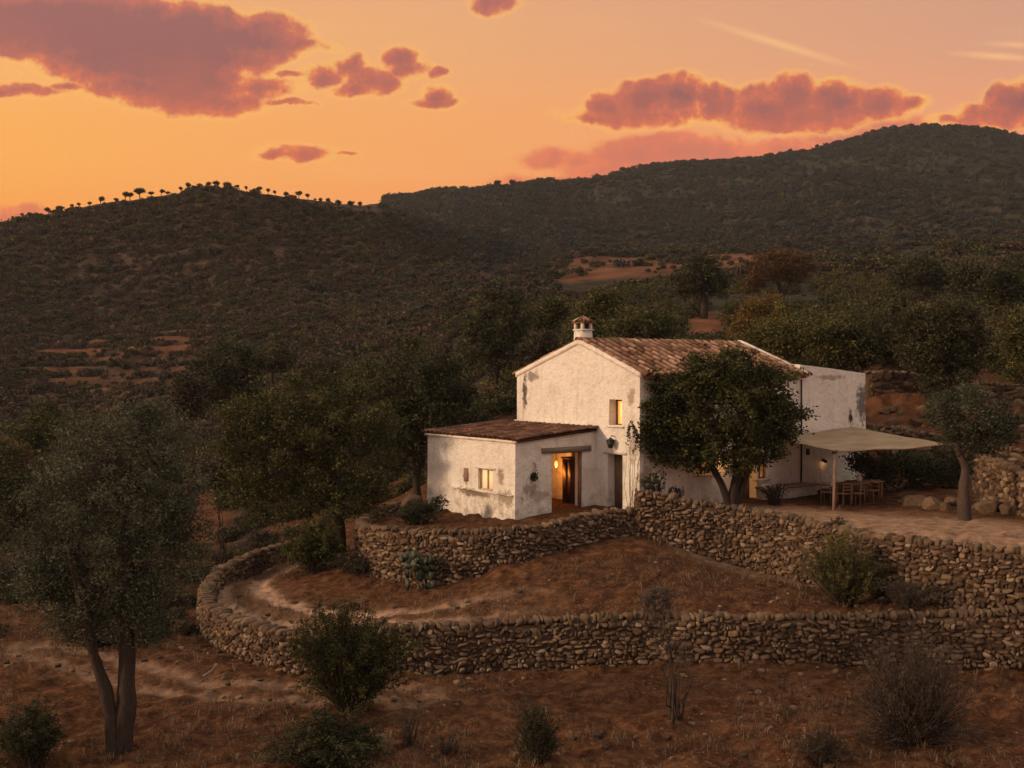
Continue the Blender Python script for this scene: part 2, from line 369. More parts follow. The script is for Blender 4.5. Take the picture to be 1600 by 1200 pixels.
# ------------------------------------------------------------------ lie of the land
D_ROW = np.array([12, 18, 23.5, 30.5, 38, 46, 54, 62, 75, 95, 120, 160, 210, 270, 340, 420, 520, 650, 780, 1000, 2600, 9000.])
TAB = {  # photo column: rows of ground (photo pixel) seen at the distances 23.5 ... 780
 -250: [1190, 1052, 975, 915, 872, 836, 800, 750, 700, 630, 545, 460, 392, 405, 415, 420, 425],
 0:    [1190, 1052, 968, 905, 868, 834, 796, 745, 695, 628, 545, 455, 345, 365, 380, 390, 395],
 150:  [1190, 1055, 972, 905, 870, 835, 798, 740, 690, 625, 540, 445, 321, 345, 355, 360, 365],
 300:  [1190, 1055, 975, 908, 868, 832, 788, 732, 680, 612, 530, 432, 294, 330, 340, 345, 350],
 450:  [1190, 1050, 975, 905, 842, 800, 752, 700, 650, 585, 515, 430, 307, 335, 335, 335, 338],
 600:  [1190, 1048, 965, 895, 815, 760, 705, 650, 610, 560, 500, 425, 326, 334, 332, 318, 330],
 675:  [1190, 1050, 955, 870, 780, 715, 650, 612, 578, 532, 478, 422, 372, 346, 328, 306, 320],
 750:  [1190, 1050, 950, 840, 745, 680, 622, 575, 542, 500, 456, 416, 385, 355, 328, 299, 312],
 900:  [1190, 1046, 900, 812, 745, 655, 598, 560, 525, 480, 434, 398, 380, 360, 330, 297, 293],
 1050: [1190, 1040, 880, 800, 745, 645, 565, 518, 490, 455, 425, 400, 380, 356, 325, 288, 264],
 1200: [1190, 1036, 840, 790, 705, 615, 555, 510, 480, 441, 411, 394, 372, 348, 315, 280, 249],
 1350: [1190, 1032, 820, 775, 660, 590, 540, 498, 468, 438, 416, 400, 375, 345, 308, 262, 217],
 1500: [1190, 1018, 810, 752, 650, 592, 540, 495, 462, 435, 412, 392, 365, 335, 295, 245, 203],
 1650: [1190, 1010, 810, 745, 645, 585, 535, 490, 460, 432, 410, 390, 365, 335, 300, 255, 222],
 1900: [1190, 1010, 830, 750, 660, 600, 545, 500, 470, 440, 415, 395, 370, 345, 320, 295, 282]}
RIDGE_L = [(-250, 392), (0, 346), (100, 333), (160, 320), (200, 313), (250, 304), (310, 296), (360, 298), (420, 305), (480, 312), (540, 320), (590, 323), (600, 326), (640, 350), (675, 372), (750, 385)]
RIDGE_M = [(-250, 425), (540, 335), (590, 322), (620, 312), (700, 304), (760, 299), (830, 294), (880, 299), (900, 300), (950, 303), (1900, 340)]
RIDGE_R = [(-250, 430), (700, 330), (880, 303), (905, 296), (930, 284), (960, 274), (1000, 266), (1050, 262), (1100, 261), (1160, 256), (1200, 249), (1260, 241), (1320, 226), (1360, 213), (1400, 206), (1440, 202), (1500, 203), (1550, 209), (1600, 218), (1700, 240), (1900, 282)]
XK = np.array(sorted(TAB)); TT = np.array([TAB[k] for k in XK], float)
def smooth_interp(x, xk, yk):
    x = np.clip(x, xk[0], xk[-1]); i = np.clip(np.searchsorted(xk, x)-1, 0, len(xk)-2)
    m = np.gradient(yk, xk, axis=0); h = (xk[i+1]-xk[i]); t = (x-xk[i])/h
    return (2*t**3-3*t**2+1)*yk[i]+(t**3-2*t**2+t)*h*m[i]+(-2*t**3+3*t**2)*yk[i+1]+(t**3-t**2)*h*m[i+1]
def col_z(px):
    """z at each distance row for photo columns px -> array (len(px), rows)"""
    px = np.atleast_1d(px)
    T = np.stack([smooth_interp(px, XK.astype(float), TT[:, k]) for k in range(TT.shape[1])], 1)
    ro = lambda Rg: np.interp(px, [a for a, b in Rg], [b for a, b in Rg])
    T[:, 12] = np.where(px < 750, ro(RIDGE_L), T[:, 12]); T[:, 15] = np.where((px > 540) & (px < 930), ro(RIDGE_M), T[:, 15])
    T[:, 16] = np.where(px > 870, ro(RIDGE_R), T[:, 16])
    Z = (HYP-T)/F*D_ROW[2:19]
    z0 = Z[:, :1]-.35
    zf = Z[:, -1:]
    return np.concatenate([z0-.2, z0, Z, zf-25, np.full_like(zf, 10), np.full_like(zf, 0)], 1)
_pxg = np.arange(-250, 1901, 6.0); _zg = col_z(_pxg)
_lg = np.linspace(math.log(12), math.log(9000), 700)
def _pch(xk, yk, x):
    h = np.diff(xk); dlt = np.diff(yk)/h; m = np.zeros_like(yk)
    ok = dlt[:-1]*dlt[1:] > 0; w1 = 2*h[1:]+h[:-1]; w2 = h[1:]+2*h[:-1]
    with np.errstate(divide='ignore', invalid='ignore'):
        mm = (w1+w2)/(w1/dlt[:-1]+w2/dlt[1:])
    m[1:-1] = np.where(ok, mm, 0); m[0] = dlt[0]; m[-1] = dlt[-1]
    i = np.clip(np.searchsorted(xk, x)-1, 0, len(xk)-2); t = (x-xk[i])/h[i]; H = h[i]
    return (2*t**3-3*t**2+1)*yk[i]+(t**3-2*t**2+t)*H*m[i]+(-2*t**3+3*t**2)*yk[i+1]+(t**3-t**2)*H*m[i+1]
_G = np.stack([_pch(np.log(D_ROW), z, _lg) for z in _zg])            # (px, logd)
def outer_z(x, y):
    d = np.maximum(y, 12.0); px = CXP+F*x/d
    a = np.clip((px+250)/6.0, 0, len(_pxg)-1.001); b = np.clip((np.log(d)-_lg[0])/(_lg[1]-_lg[0]), 0, len(_lg)-1.001)
    i = a.astype(int); j = b.astype(int); fa = a-i; fb_ = b-j
    z = (_G[i, j]*(1-fa)+_G[i+1, j]*fa)*(1-fb_)+(_G[i, j+1]*(1-fa)+_G[i+1, j+1]*fa)*fb_
    away = 1-np.maximum(np.exp(-((d-375)/75)**2)*(px < 760), np.clip(np.exp(-((d-780)/110)**2)+(px < 600)*(d > 400), 0, 1))*.85
    k = np.clip((d-100)/160, 0, 1)*away*(1-np.clip(1-np.abs((px-1040)/190)**6, 0, 1)*np.clip((d-150)/40, 0, 1)*np.clip((330-d)/50, 0, 1))
    z = z+k*(fbm(x/70, y/110, 4, 2)*6.5+fbm(x/22, y/40, 3, 14)*2.2)
    rg = 1-np.abs(fbm(x/85+.35*y/85, y/260, 3, 33)); z = z+k*(rg**3-.5)*np.interp(d, [100, 300, 800], [3, 7, 22])
    z = z+fbm(x/9, y/9, 3, 3)*np.clip((d-45)/60, 0, 1)*.5
    # old cultivation terraces on the left hill
    tm = np.clip(1-np.abs((px-190)/190)**3, 0, 1)*np.clip((d-135)/25, 0, 1)*np.clip((260-d)/30, 0, 1)
    st = 1.9; q = z/st+.4*fbm(x/60, y/60, 2, 9); saw = (q-np.floor(q)); z = z+tm*st*(np.clip((saw-.75)*4, 0, 1)-saw)*.8
    return z
# walls: (photo column, row of the top, distance, row of the base)
W1 = [(628, 785, 50, 800), (600, 792, 47.5, 815), (573, 806, 44, 850), (566, 818, 42, 872), (585, 823, 40.4, 895), (622, 826, 39.2, 908), (659, 829, 38.5, 916), (710, 830, 37.9, 910), (760, 829, 37.5, 893), (810, 825, 37.6, 878), (852, 820, 38, 866), (915, 804, 39, 850), (960, 798, 39.5, 842), (994, 795, 39.7, 838)]
W2 = [(992, 767, 39.6, 842), (1030, 772, 39.4, 848), (1084, 784, 39.1, 861), (1130, 790, 38.9, 874), (1180, 797, 38.4, 888), (1229, 806, 37.3, 901), (1300, 822, 35.6, 918), (1350, 832, 34.4, 930), (1400, 840, 33.2, 940), (1450, 845, 32.4, 945), (1500, 850, 31.8, 948), (1600, 860, 30.7, 950), (1700, 870, 29.8, 955), (1800, 885, 29, 965)]
W3 = [(470, 842, 51.5, 873), (450, 850, 50, 878), (415, 858, 48, 892), (378, 872, 45.3, 904), (345, 890, 43, 930), (327, 912, 40, 965), (322, 932, 37.5, 1000), (337, 949, 35.3, 1028), (372, 967, 33.2, 1042), (415, 979, 31.8, 1050), (452, 987, 31, 1054), (530, 986, 30.6, 1056), (616, 981, 30.4, 1056), (690, 976, 30.6, 1054), (760, 973, 30.8, 1052), (880, 966, 31, 1045), (1000, 961, 31, 1040), (1150, 962, 30.8, 1037), (1300, 962, 30.4, 1026), (1400, 960, 30, 1018), (1500, 957, 29.6, 1014), (1600, 949, 29.1, 1010), (1700, 942, 28.4, 1004), (1800, 935, 27.8, 1000)]
def wpts(Wl, k=1): return np.array([Pt(a[0], a[k], a[2]) for a in Wl])
def U_z(P):  # thin plate spline through control points
    P = np.array(P, float)
    def phi(r2): return np.where(r2 > 1e-9, r2*np.log(r2+1e-12), 0)
    n = len(P); A = np.zeros((n+3, n+3)); d2 = ((P[:, None, :2]-P[None, :, :2])**2).sum(-1)
    A[:n, :n] = phi(d2)+np.eye(n)*.05; A[:n, n] = 1; A[:n, n+1:] = P[:, :2]; A[n, :n] = 1; A[n+1:, :n] = P[:, :2].T
    w = np.linalg.solve(A, np.concatenate([P[:, 2], [0, 0, 0]]))
    def f(x, y):
        r = w[n]+w[n+1]*x+w[n+2]*y
        for (a, b, _), k in zip(P, w[:n]): r = r+k*phi((x-a)**2+(y-b)**2)
        return r
    return f
UP = [(4.8, 41, -5.4), (8, 43, -5.4), (12, 46, -5.38), (.1, 40.2, -5.74), (-3.5, 45, -5.95), (-4.4, 41, -6.1), (-5, 46, -6.3), (-5.2, 50, -6.5), (3.3, 42, -5.42), (2, 41.5, -5.5), (2, 39.5, -5.6), (-2, 39, -5.9), (-3.5, 43, -6.0),
      (12.2, 41.2, -5.41), (15.8, 38, -5.3), (15.7, 33.5, -5.33), (16, 31.6, -5.4), (7, 40.5, -5.36), (10, 39, -5.38), (12, 35.5, -5.45), (17, 31, -5.42), (20, 30, -5.5), (20, 44, -5.0), (16.5, 50, -5.1), (3, 50, -5.3), (0, 52, -5.6), (10, 50, -5.3), (30, 40, -5.0), (40, 35, -5.2)]
fU = U_z(UP)
MPx = [(562, 868, 43), (685, 917, 38), (765, 892, 37.5), (852, 865, 38), (940, 845, 39), (994, 839, 39.4), (1084, 860, 39), (1159, 882, 38.7), (1229, 899, 37.3), (1350, 928, 34.3), (1500, 950, 32), (1600, 955, 30.9), (1600, 968, 29.6), (1300, 974, 30.8), (1000, 972, 31.3), (760, 986, 31.1), (616, 994, 30.8), (452, 1000, 31.4), (372, 985, 33.6), (350, 968, 36), (340, 950, 38.5), (400, 925, 39.8), (362, 912, 42.8), (444, 881, 48.2), (480, 962, 35), (450, 900, 44), (500, 940, 37), (600, 940, 36), (900, 890, 36), (800, 930, 34), (1000, 890, 36), (520, 880, 44), (1100, 920, 34), (640, 925, 36.5), (470, 868, 52)]
fM = U_z([Pt(*p) for p in MPx])
WP1, WP2, WP3 = wpts(W1)[:, :2], wpts(W2)[:, :2], wpts(W3)[:, :2]
POLY_U = np.vstack([WP1, WP2, [[60, 30], [60, 57], [-5.3, 57]]]); POLY_M = np.vstack([WP3, WP2[::-1], WP1[::-1], [[-5.3, 57], [-9, 57]]])
def inside(poly, x, y):
    r = np.zeros(x.shape, bool); n = len(poly)
    for i in range(n):
        (x0, y0), (x1, y1) = poly[i], poly[(i+1) % n]
        if y0 == y1: continue
        c = ((y0 > y) != (y1 > y)) & (x < (x1-x0)*(y-y0)/(y1-y0)+x0); r ^= c
    return r
def seg_dist(path, x, y):
    best = np.full(np.shape(x), 1e9)
    for (p, q) in zip(path[:-1], path[1:]):
        v = q-p; L2 = (v**2).sum(); t = np.clip(((x-p[0])*v[0]+(y-p[1])*v[1])/L2, 0, 1)
        best = np.minimum(best, np.hypot(x-p[0]-t*v[0], y-p[1]-t*v[1]))
    return best
sm = lambda v, a, b: (lambda t: t*t*(3-2*t))(np.clip((v-a)/(b-a), 0, 1))
def land_z(x, y, rough=True):
    x = np.asarray(x, float); y = np.asarray(y, float)
    z = outer_z(x, y)
    near = y < 58
    if near.any():
        xn, yn = x[near], y[near]; zn = z[near]
        iU = inside(POLY_U, xn, yn); iM = inside(POLY_M, xn, yn) & ~iU
        hw = sm(yn, 49.5, 55)
        zn = np.where(iU, fU(xn, yn)*(1-hw)+zn*hw, zn); zn = np.where(iM, fM(xn, yn)*(1-hw)+zn*hw, zn)
        z[near] = zn
    if rough:
        k = np.clip((70-y)/20, 0, 1)
        flat = np.where(seg_dist(np.array([[5, 44], [20, 40]]), x, y) < 6, .35, 1)
        z = z+k*flat*(.13*fbm(x/2.2, y/2.2, 4, 5)+.085*fbm(x/.35, y/.5, 3, 8)+.10*fbm((x-y*.55)/.45, (x*.5+y)/3.2, 3, 44))+np.clip((y-44)/4, 0, 1)*np.clip((62-y)/5, 0, 1)*np.clip((x-14.5)/2, 0, 1)*.7*fbm(x/1.6, y/1.6, 4, 19)
        z = z+.4*np.clip((y-60)/60, 0, 1)*fbm(x/4, y/4, 3, 2)
    return z
def lz(x, y): return float(land_z(np.array([x]), np.array([y]), False)[0])
ROAD_A = np.array([[Xp(a, d), d] for a, d in [(480, 52), (455, 48.5), (410, 45.5), (378, 43), (372, 40.5), (405, 37.2), (470, 34.8), (560, 33.6), (680, 33.2), (850, 33.3)]])
ROAD_B = np.array([[Xp(a, d), d] for a, d in [(60, 33.5), (150, 31.8), (215, 30.4), (300, 29.3), (400, 28.8), (520, 28.6), (640, 28.4)]])
ROAD_C = np.array([[Xp(a, d), d] for a, d in [(1120, 41), (1300, 38.5), (1450, 36.5), (1600, 34), (1750, 33)]])
def masks(x, y):
    px = CXP+F*x/np.maximum(y, 1)
    tr = np.zeros_like(x)
    nz = fbm(x/1.3, y/1.3, 3, 4)*.35
    for road, w, s0 in ((ROAD_A, .72, 1.0), (ROAD_B, .7, .48)):
        dd = seg_dist(road, x, y)+nz*.5
        rut = 1.35*np.exp(-((dd-w)/.30)**2)+.14*np.exp(-(dd/1.5)**4)
        if road is ROAD_A: rut = rut*np.interp(px, [0, 520, 760, 900], [1, 1, .35, 0])
        tr = np.maximum(tr, np.clip(rut, 0, 1)*s0)
    dd = seg_dist(ROAD_C, x, y)+nz*2
    tr = np.maximum(tr, np.clip(1.6-dd/2.2, 0, .75))
    scr = np.clip((y-50)/40, 0, 1)
    scr = np.where((px < 420) & (y > 36), np.maximum(scr, np.clip((y-36)/14, 0, 1)), scr)
    n = fbm(x/14, y/14, 4, 6)
    ea = np.zeros_like(x)
    # bare red field in the valley behind the house
    f1 = np.clip(1-np.abs((px-1000)/150)**4, 0, 1)*np.clip((y-198)/10, 0, 1)*np.clip((265-y)/10, 0, 1)
    f2 = np.clip(1-np.abs((px-1150)/75)**4, 0, 1)*np.clip((y-205)/8, 0, 1)*np.clip((268-y)/8, 0, 1)
    ea = np.maximum(ea, np.clip((f1+f2)*1.3, 0, 1)*np.clip(.9+n, 0, 1))
    t = np.clip(1-np.abs((px-190)/200)**3, 0, 1)*np.clip((y-135)/20, 0, 1)*np.clip((250-y)/30, 0, 1)
    ea = np.maximum(ea, t*np.clip(.12+.62*np.sin(y*.70+3.2*fbm(x/50, y/50, 2, 77))+n*.5+fbm(x/9, y/6, 3, 78)*.8, 0, .85))
    # red bank behind and to the right of the house, and the path left of the big tree
    b = np.clip((px-1300)/80, 0, 1)*np.clip((y-44)/6, 0, 1)*np.clip((100-y)/35, 0, 1)
    ea = np.maximum(ea, b*np.clip(.75+n, 0, 1))
    b = np.clip(1-np.abs((px-760)/90)**3, 0, 1)*np.clip((y-50)/5, 0, 1)*np.clip((82-y)/12, 0, 1); ea = np.maximum(ea, b*np.clip(.7+n, 0, 1))
    b = np.clip(1-np.abs((px-1098)/42)**3, 0, 1)*np.clip((y-80)/6, 0, 1)*np.clip((116-y)/10, 0, 1); ea = np.maximum(ea, b*np.clip(.8+n, 0, 1))
    b = np.clip(1-np.abs((px-310-(y-60)*.6)/58)**3, 0, 1)*np.clip((y-42)/6, 0, 1)*np.clip((95-y)/15, 0, 1); ea = np.maximum(ea, b*np.clip(1.0+n, 0, 1))
    b = np.clip((560-px)/60, 0, 1)*np.clip((px-420)/40, 0, 1)*np.clip((y-70)/8, 0, 1)*np.clip((110-y)/12, 0, 1); ea = np.maximum(ea, b*np.clip(.1+n*1.4, 0, .7))
    sp = np.clip((fbm(x/14, y/14, 4, 12)-.3)*3, 0, .5)*np.clip((y-90)/40, 0, 1)*np.clip((600-y)/200, 0, 1)
    ea = np.maximum(ea, sp*.45)
    ea = ea*(y > 43)
    return tr, scr, ea
def build_ground():
    hx = np.concatenate([np.linspace(-1.6, -.62, 24), np.linspace(-.6, .6, 820), np.linspace(.62, 1.6, 24)])
    ds = [9.0]
    while ds[-1] < 1350:
        d = ds[-1]
        ds.append(d+(.5 if d < 20 else .10 if d < 33 else .13 if d < 52 else d*.0045 if d < 110 else d*.0075 if d < 820 else d*.08))
    ds = np.array(ds)
    Xg, Yg = hx[:, None]*ds[None], np.broadcast_to(ds[None], (len(hx), len(ds)))
    x, y = Xg.ravel(), Yg.ravel().copy()
    z = land_z(x, y); tr, sc, ea = masks(x, y)
    z = z-tr*.09*(y < 60)*(1-inside(POLY_U, x, y))
    mb = MB(); n, m = Xg.shape
    i = np.arange(n-1)[:, None]*m+np.arange(m-1)[None]
    mb.add(np.stack([x, y, z], 1), np.stack([i, i+m, i+m+1, i+1], -1).reshape(-1, 4))
    o = mb.build('ground', M_ground, None, True, {'track': tr, 'scrub': sc, 'earth': ea})
    props(o, kind='structure')
    # coarse land all round, below and behind the viewpoint
    mb = MB(); rr = np.array([0, 4, 8, 16, 30, 45, 55.]); th = np.linspace(0, 2*math.pi, 97)[:-1]
    V = [(0, 0, -10.4)]
    for r in rr[1:]:
        for t in th: V.append((r*math.cos(t), r*math.sin(t), -10.4-min(r, 300)*.02-(6 if 0 < math.sin(t) and r > 20 else 0)))
    Fc = [(0, 1+k, 1+(k+1) % 96) for k in range(96)]
    for a in range(len(rr)-2):
        for k in range(96): q = 1+a*96; Fc.append((q+k, q+96+k, q+96+(k+1) % 96, q+(k+1) % 96))
    V = np.array(V); sel = None
    mb.add(V, Fc); o = mb.build('terrain', M_ground, None, True, {'track': V[:, 0]*0, 'scrub': V[:, 0]*0+1, 'earth': V[:, 0]*0}); props(o, kind='structure')
build_ground()

# ------------------------------------------------------------------ dry stone walls
def ico(sub):
    t = (1+5**.5)/2
    V = [(-1, t, 0), (1, t, 0), (-1, -t, 0), (1, -t, 0), (0, -1, t), (0, 1, t), (0, -1, -t), (0, 1, -t), (t, 0, -1), (t, 0, 1), (-t, 0, -1), (-t, 0, 1)]
    Fc = [(0, 11, 5), (0, 5, 1), (0, 1, 7), (0, 7, 10), (0, 10, 11), (1, 5, 9), (5, 11, 4), (11, 10, 2), (10, 7, 6), (7, 1, 8), (3, 9, 4), (3, 4, 2), (3, 2, 6), (3, 6, 8), (3, 8, 9), (4, 9, 5), (2, 4, 11), (6, 2, 10), (8, 6, 7), (9, 8, 1)]
    V = [np.array(v)/np.linalg.norm(v) for v in V]
    for _ in range(sub):
        c = {}; nf = []
        def mid(a, b):
            k = (min(a, b), max(a, b))
            if k not in c: v = V[a]+V[b]; V.append(v/np.linalg.norm(v)); c[k] = len(V)-1
            return c[k]
        for a, b, d in Fc:
            x, y, z = mid(a, b), mid(b, d), mid(d, a); nf += [(a, x, z), (b, y, x), (d, z, y), (x, y, z)]
        Fc = nf
    return np.array(V), np.array(Fc)
I1, I2, I3 = ico(1), ico(2), ico(3)
def rdir_(rs): v = rs.normal(size=3); return v/np.linalg.norm(v)
def stone_shapes(I, n, rs, p=.62, amp=.13):
    out = []
    for k in range(n):
        v = I[0].copy(); q = rs.uniform(p-.12, p+.18)
        v = np.sign(v)*np.abs(v)**q
        v = v*(1+amp*vn3(v, 1.3, k*3.7)[:, None]+amp*.5*vn3(v, 3.1, k*5.1)[:, None])
        for _ in range(9):
            nn = rdir_(rs); dd = rs.uniform(.5, .85)*np.abs(v@nn).max(); ex = np.maximum(0, v@nn-dd); v = v-ex[:, None]*nn*.92
        v /= np.abs(v).max(0)
        v[:, 0] += rs.uniform(-.25, .25)*v[:, 2]; v[:, 2] += rs.uniform(-.2, .2)*v[:, 0]
        out.append(v)
    return out
_rs = np.random.RandomState(3)
ST2, ST1 = stone_shapes(I2, 24, _rs), stone_shapes(I1, 12, _rs)
def resample(P, step):
    s = np.concatenate([[0], np.cumsum(np.hypot(*(np.diff(P[:, :2], axis=0).T)))])
    n = max(2, int(s[-1]/step)+1); t = np.linspace(0, s[-1], n)
    # smooth the corners
    Q = np.stack([_pch(s, P[:, k], t) for k in range(P.shape[1])], 1)
    return t, Q
def stone_wall(name, Wl, label, thick=.5, sides=(1, -1), seed=1, size=(.20, .125), hi=1, mat=None, extra=.38, core_in=.055):
    rs = np.random.RandomState(seed)
    P = np.column_stack([wpts(Wl, 1), wpts(Wl, 3)[:, 2]])    # x,y,ztop,zbase
    t, Q = resample(P, .12); L = t[-1]
    tx = np.gradient(Q[:, 0], t); ty = np.gradient(Q[:, 1], t); ln = np.hypot(tx, ty); tx /= ln; ty /= ln
    at = lambda s: [np.interp(s, t, a) for a in (Q[:, 0], Q[:, 1], Q[:, 2], Q[:, 3], tx, ty)]
    root = empty(name, (Q[0, 0], Q[0, 1], Q[0, 3]), label, 'stone wall')
    mb = MB(); h2 = thick/2
    def put(s, off, z, w, d, h, shapes, I, rot=0, tilt=0, rnd=None):
        x, y, _, _, ax, ay = at(s); v = shapes[rs.randint(len(shapes))].copy()
        if rs.rand() < .5: v[:, 0] *= -1
        if rs.rand() < .5: v[:, 2] *= -1
        fl = (v[0] @ np.cross(v[1], v[2])) 
        v = v*np.array([w/2, d/2, h/2])
        c, s_ = math.cos(rot), math.sin(rot); v = np.stack([v[:, 0]*c-v[:, 2]*s_, v[:, 1], v[:, 0]*s_+v[:, 2]*c], 1)
        c, s_ = math.cos(tilt), math.sin(tilt); v = np.stack([v[:, 0]*c-v[:, 1]*s_, v[:, 0]*s_+v[:, 1]*c, v[:, 2]], 1)
        lx, ly = v[:, 0], v[:, 1]+off
        mb.add(np.stack([x+lx*ax-ly*ay, y+lx*ay+ly*ax, z+v[:, 2]], 1), I[1], rs.rand() if rnd is None else rnd)
    for sd in (1, -1):
        fine = sd == hi; shapes, I = (ST2, I2) if fine else (ST1, I1)
        if sd not in sides: continue
        hmax = np.max(Q[:, 2]-Q[:, 3])+extra; z = 0.0
        while z < hmax:      # measured down from the top so that the courses follow the coping
            ch = size[1]*rs.uniform(.75, 1.3); s = rs.uniform(0, .2)
            while s < L:
                w = size[0]*rs.choice([.42, .6, .8, 1.0, 1.25, 1.7]); hh = ch*rs.uniform(.7, 1.45)
                zt, zb = at(s+w/2)[2:4]
                if zt-z-ch/2 > zb-extra:
                    dz = .06*math.sin(s*1.7+z*3)+.04*math.sin(s*4.3+z)+rs.uniform(-.04, .04)
                    put(s+w/2, sd*(h2-.10+rs.uniform(-.03, .035)), zt-.10-z-ch/2+dz, w*1.04, .30, hh*1.06, shapes, I, rs.uniform(-.28, .28), rs.uniform(-.15, .15))
                s += w*.97
            z += ch*.94
    s = 0.0
    while s < L:             # coping of upright stones across the wall
        w = rs.choice([.10, .14, .18, .22, .30]); zt = at(s+w/2)[2]
        put(s+w/2, rs.uniform(-.04, .04), zt-.03+rs.uniform(-.03, .03), w*1.12, thick*rs.uniform(.9, 1.2), rs.uniform(.16, .32), ST2, I2, rs.uniform(-.3, .3), rs.uniform(-.15, .15), rs.uniform(.2, .75))
        s += w*.93
    mb.build('stonework', M_stone, root, False)
    # dark rubble heart
    mc = MB(); hc = h2-core_in
    V = []
    for k in range(0, len(t), 3):
        x, y, zt, zb, ax, ay = Q[k, 0], Q[k, 1], Q[k, 2]-.1, Q[k, 3]-.6, tx[k], ty[k]
        V += [(x-hc*ay, y+hc*ax, zb), (x-hc*ay, y+hc*ax, zt), (x+hc*ay, y-hc*ax, zt), (x+hc*ay, y-hc*ax, zb)]
    n = len(V)//4; Fc = [(4*k+j, 4*k+4+j, 4*k+4+(j+1) % 4, 4*k+(j+1) % 4) for k in range(n-1) for j in range(4)]+[(0, 1, 2, 3), (4*n-1, 4*n-2, 4*n-3, 4*n-4)]
    mc.add(V, Fc); mc.build('rubble_core', M_core, root)
    return root
stone_wall('stone_wall', W1, 'curved dry stone retaining wall bulging round the low white annex', seed=11, hi=-1)
stone_wall('stone_wall', W2, 'long dry stone wall running from the house corner to the right below the courtyard', seed=12, hi=-1)
stone_wall('stone_wall', W3, 'lowest dry stone wall across the slope, curling round the hairpin of the track', seed=13, hi=-1)
W4 = [(1530, 712, 42.5, 775), (1560, 722, 40.5, 785), (1600, 738, 38.5, 800), (1660, 760, 36.5, 820)]
stone_wall('stone_wall', W4, 'rough high stone wall at the right edge behind the courtyard tree', seed=14, hi=-1, sides=(-1,), size=(.28, .19))
W5 = [(1352, 582, 57, 662), (1385, 581, 57.5, 664), (1430, 585, 58, 664), (1500, 594, 57.5, 664), (1570, 600, 56.5, 664), (1640, 604, 56, 668)]
stone_wall('stone_wall', W5, 'long orange brown terrace wall high on the bank right of the white house', seed=15, hi=-1, sides=(-1,), size=(.5, .24))
W6 = [(1356, 664, 52.5, 684), (1420, 672, 51, 696), (1480, 684, 49.5, 712), (1560, 698, 47.5, 730), (1640, 712, 46, 748)]
stone_wall('stone_wall', W6, 'low orange brown terrace wall halfway up the bank above the awning tip', seed=16, hi=-1, sides=(-1,), size=(.45, .24))
# ------------------------------------------------------------------ the farmhouse
C0 = np.array([4.82, 41.0]); uL = np.array([.8, .6]); uG = np.array([-.6, .8])
LH, GH = 9.5, 7.7
def H(l, g, z):
    l, g, z = np.broadcast_arrays(np.asarray(l, float), np.asarray(g, float), np.asarray(z, float))
    return np.stack([C0[0]+l*uL[0]+g*uG[0], C0[1]+l*uL[1]+g*uG[1], z], -1)
def fr(v): return H(v[:, 0], v[:, 1], v[:, 2])      # (l, g, z) -> world
def onL(px, py, g=0.0):
    k = (px-CXP)/F; o = C0+g*uG; l = (k*o[1]-o[0])/(uL[0]-uL[1]*k); d = o[1]+l*uL[1]; return l, (HYP-py)/F*d
def onG(px, py, l=0.0):
    k = (px-CXP)/F; o = C0+l*uL; g = (o[0]-o[1]*k)/(.6+.8*k); d = o[1]+g*uG[1]; return g, (HYP-py)/F*d
def wob(v, amp=.03):
    v = np.asarray(v, float); d = np.stack([vn3(v, .45, 3), vn3(v, .45, 23), vn3(v, .45, 47)], 1)*amp*1.5
    d += np.stack([vn3(v, 2.1, 5), vn3(v, 2.1, 9), vn3(v, 2.1, 13)], 1)*amp*.45
    return v+d
GL, AG0, AG1 = -3.98, 2.54, 8.62        # annex: l from GL to 0, g from AG0 to AG1
ZB = -6.4
house = empty('farmhouse', tuple(H(0, 0, -5.4)), 'whitewashed two storey stone farmhouse with tiled gable roof and low lean-to annex', 'house')
st = []
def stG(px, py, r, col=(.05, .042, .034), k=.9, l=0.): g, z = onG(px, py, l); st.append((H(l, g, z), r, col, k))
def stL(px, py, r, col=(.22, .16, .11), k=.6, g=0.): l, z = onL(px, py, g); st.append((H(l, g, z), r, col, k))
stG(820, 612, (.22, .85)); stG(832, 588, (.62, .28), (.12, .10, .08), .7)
stG(728, 742, (.25, .42), (.20, .13, .09), .9, GL); stG(782, 745, (.28, .42), (.24, .16, .11), .8, GL); stG(740, 770, (1.5, .22), (.20, .15, .10), .9, GL); stG(790, 778, (.8, .4), (.24, .18, .12), .7, GL); stG(765, 795, (.5, .45), (.24, .17, .12), .6, GL)
stG(986, 620, (.3, .5), (.30, .22, .16), .7); stG(990, 690, (.35, 1.0), (.30, .22, .16), .6)
stL(828, 765, (.5, .3), (.28, .22, .17), .7, AG0); stL(840, 775, (.8, .3), (.3, .23, .17), .6, AG0)
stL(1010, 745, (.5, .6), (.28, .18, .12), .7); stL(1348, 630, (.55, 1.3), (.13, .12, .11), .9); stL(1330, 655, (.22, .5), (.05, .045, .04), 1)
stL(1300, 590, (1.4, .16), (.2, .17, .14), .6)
M_plas = mat_plaster(st)
M_inner = mat_plain('inner_plaster', (.55, .40, .24), .9, .1)

